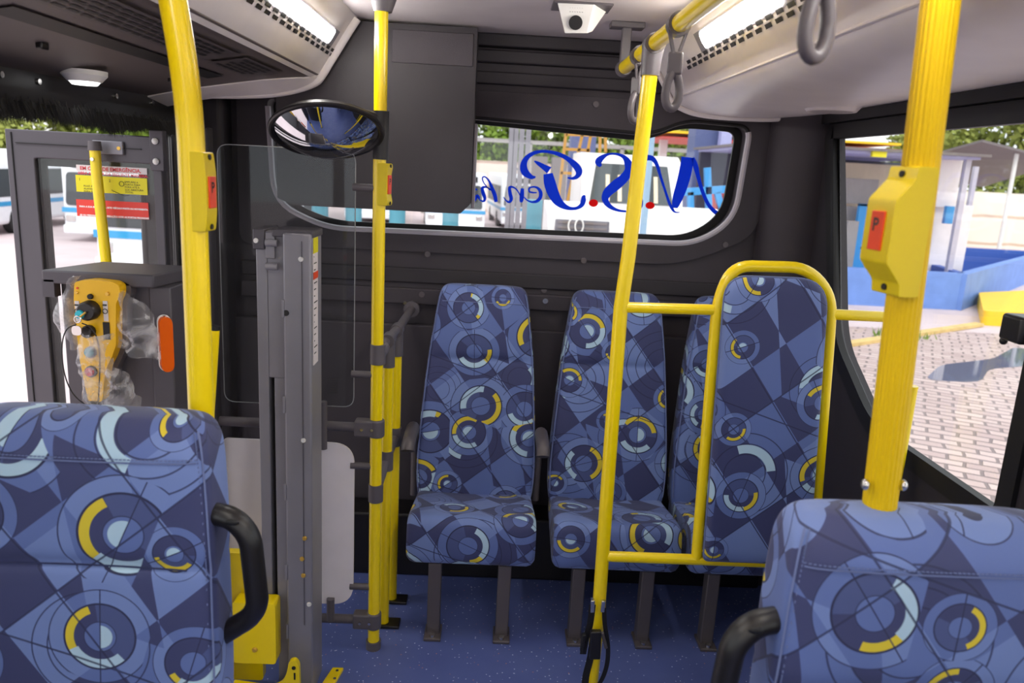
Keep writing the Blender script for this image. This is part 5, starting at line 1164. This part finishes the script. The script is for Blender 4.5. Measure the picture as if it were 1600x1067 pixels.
for i in range(220):
    x, y = 7.35 + gr_.gauss(0, .18), 13.4 + gr_.gauss(0, .12); k = len(vs_); h_ = gr_.uniform(.05, .2); vs_ += [(x, y, GZ), (x + .03, y, GZ), (x + gr_.uniform(-.08, .1), y, GZ + h_)]; fs_.append((k, k + 1, k + 2))
tf.add(vs_, fs_); tag(tf.build('grass_tuft', LEAF), 'tuft of green grass by the yellow kerb edge', 'grass', kind='stuff')
# trees
def tree(x, y, r, h, label, m_, seed):
    t_ = thing('tree', label, 'tree', (x, y, GZ), 'trees beyond the yard walls'); rd = random.Random(seed)
    MB().tube([(x, y, GZ), (x + .1, y, h * .5), (x, y, h)], [.22, .16, .08], 10).build('trunk', BARK, t_)
    vs_, fs_ = [], []
    cl = [V((x + rd.gauss(0, r * .45), y + rd.gauss(0, r * .35), h + rd.uniform(-r * .7, r * .5))) for _ in range(26)]
    for i in range(8000):
        c_ = cl[i % 26]; d = V((rd.gauss(0, 1), rd.gauss(0, 1), rd.gauss(0, 1))).normalized() * r * .38 * rd.uniform(.25, 1.05); p = c_ + d
        u = V((rd.gauss(0, 1), rd.gauss(0, 1), rd.gauss(0, 1))).normalized(); w2_ = u.cross(d).normalized(); s_ = rd.uniform(.10, .24); k = len(vs_)
        vs_ += [p - u * s_, p + w2_ * s_ * .6, p + u * s_, p - w2_ * s_ * .6]; fs_.append((k, k + 1, k + 2, k + 3))
    MB().add(vs_, fs_).build('crown', m_, t_)
for i, (x, y, r, h, l_, m_) in enumerate(((-24, 41, 3.9, 3.0, 'tree with yellowing leaves at the left edge above the open door', LEAF2), (-18.5, 43, 3.7, 2.8, 'green tree above the door leaf, left of its yellow grab bar', LEAF), (-13, 45, 3.4, 2.6, 'green tree above the door leaf, right of its yellow grab bar', LEAF),
    (-2, 50, 3.6, 3.0, 'green tree right of the equipment box, behind the yard wall', LEAF), (2.6, 50, 3.4, 3.2, 'green tree behind the grey steel mast', LEAF), (7.5, 51, 3.4, 3.2, 'green tree behind the scaffold', LEAF), (12.5, 52, 3.4, 3.1, 'green tree behind the leaning yellow post', LEAF2), (17.5, 54, 2.8, 2.8, 'small green tree left of the wide blue grey pillar', LEAF),
    (29, 41, 4.2, 4.2, 'olive green tree at the top right through the side window', LEAF2), (35, 42, 4.6, 4.6, 'large olive green tree at the right edge above the white wall', LEAF2), (23.5, 43, 3.2, 3.6, 'pale green tree behind the ribbed pole above the white wall', LEAF2))):
    tree(x, y, r, h, l_, m_, i + 11)
ro = thing('lean_to_roof', 'grey sheet lean-to roof in front of the white yard wall at the right', 'roof', (22, 30, GZ))
A_, B_ = atY(1535, 218, 27), atY(1660, 250, 27)
MB().add([A_, B_, B_ + V((3, 9, -.9)), A_ + V((1, 9, -.9)), A_ + V((0, 0, -.08)), B_ + V((0, 0, -.08)), B_ + V((3, 9, -.98)), A_ + V((1, 9, -.98))], [(0, 1, 2, 3), (7, 6, 5, 4), (0, 1, 5, 4), (1, 2, 6, 5), (2, 3, 7, 6), (3, 0, 4, 7)]).build('roof_sheet', ROOFG, ro)
for px in (1592, 1650): Q = atY(px, 240, 27.3); MB().cyl((Q.x, 27.4, GZ), (Q.x, 27.4, Q.z), .07, 12).build('post', WHT, ro)
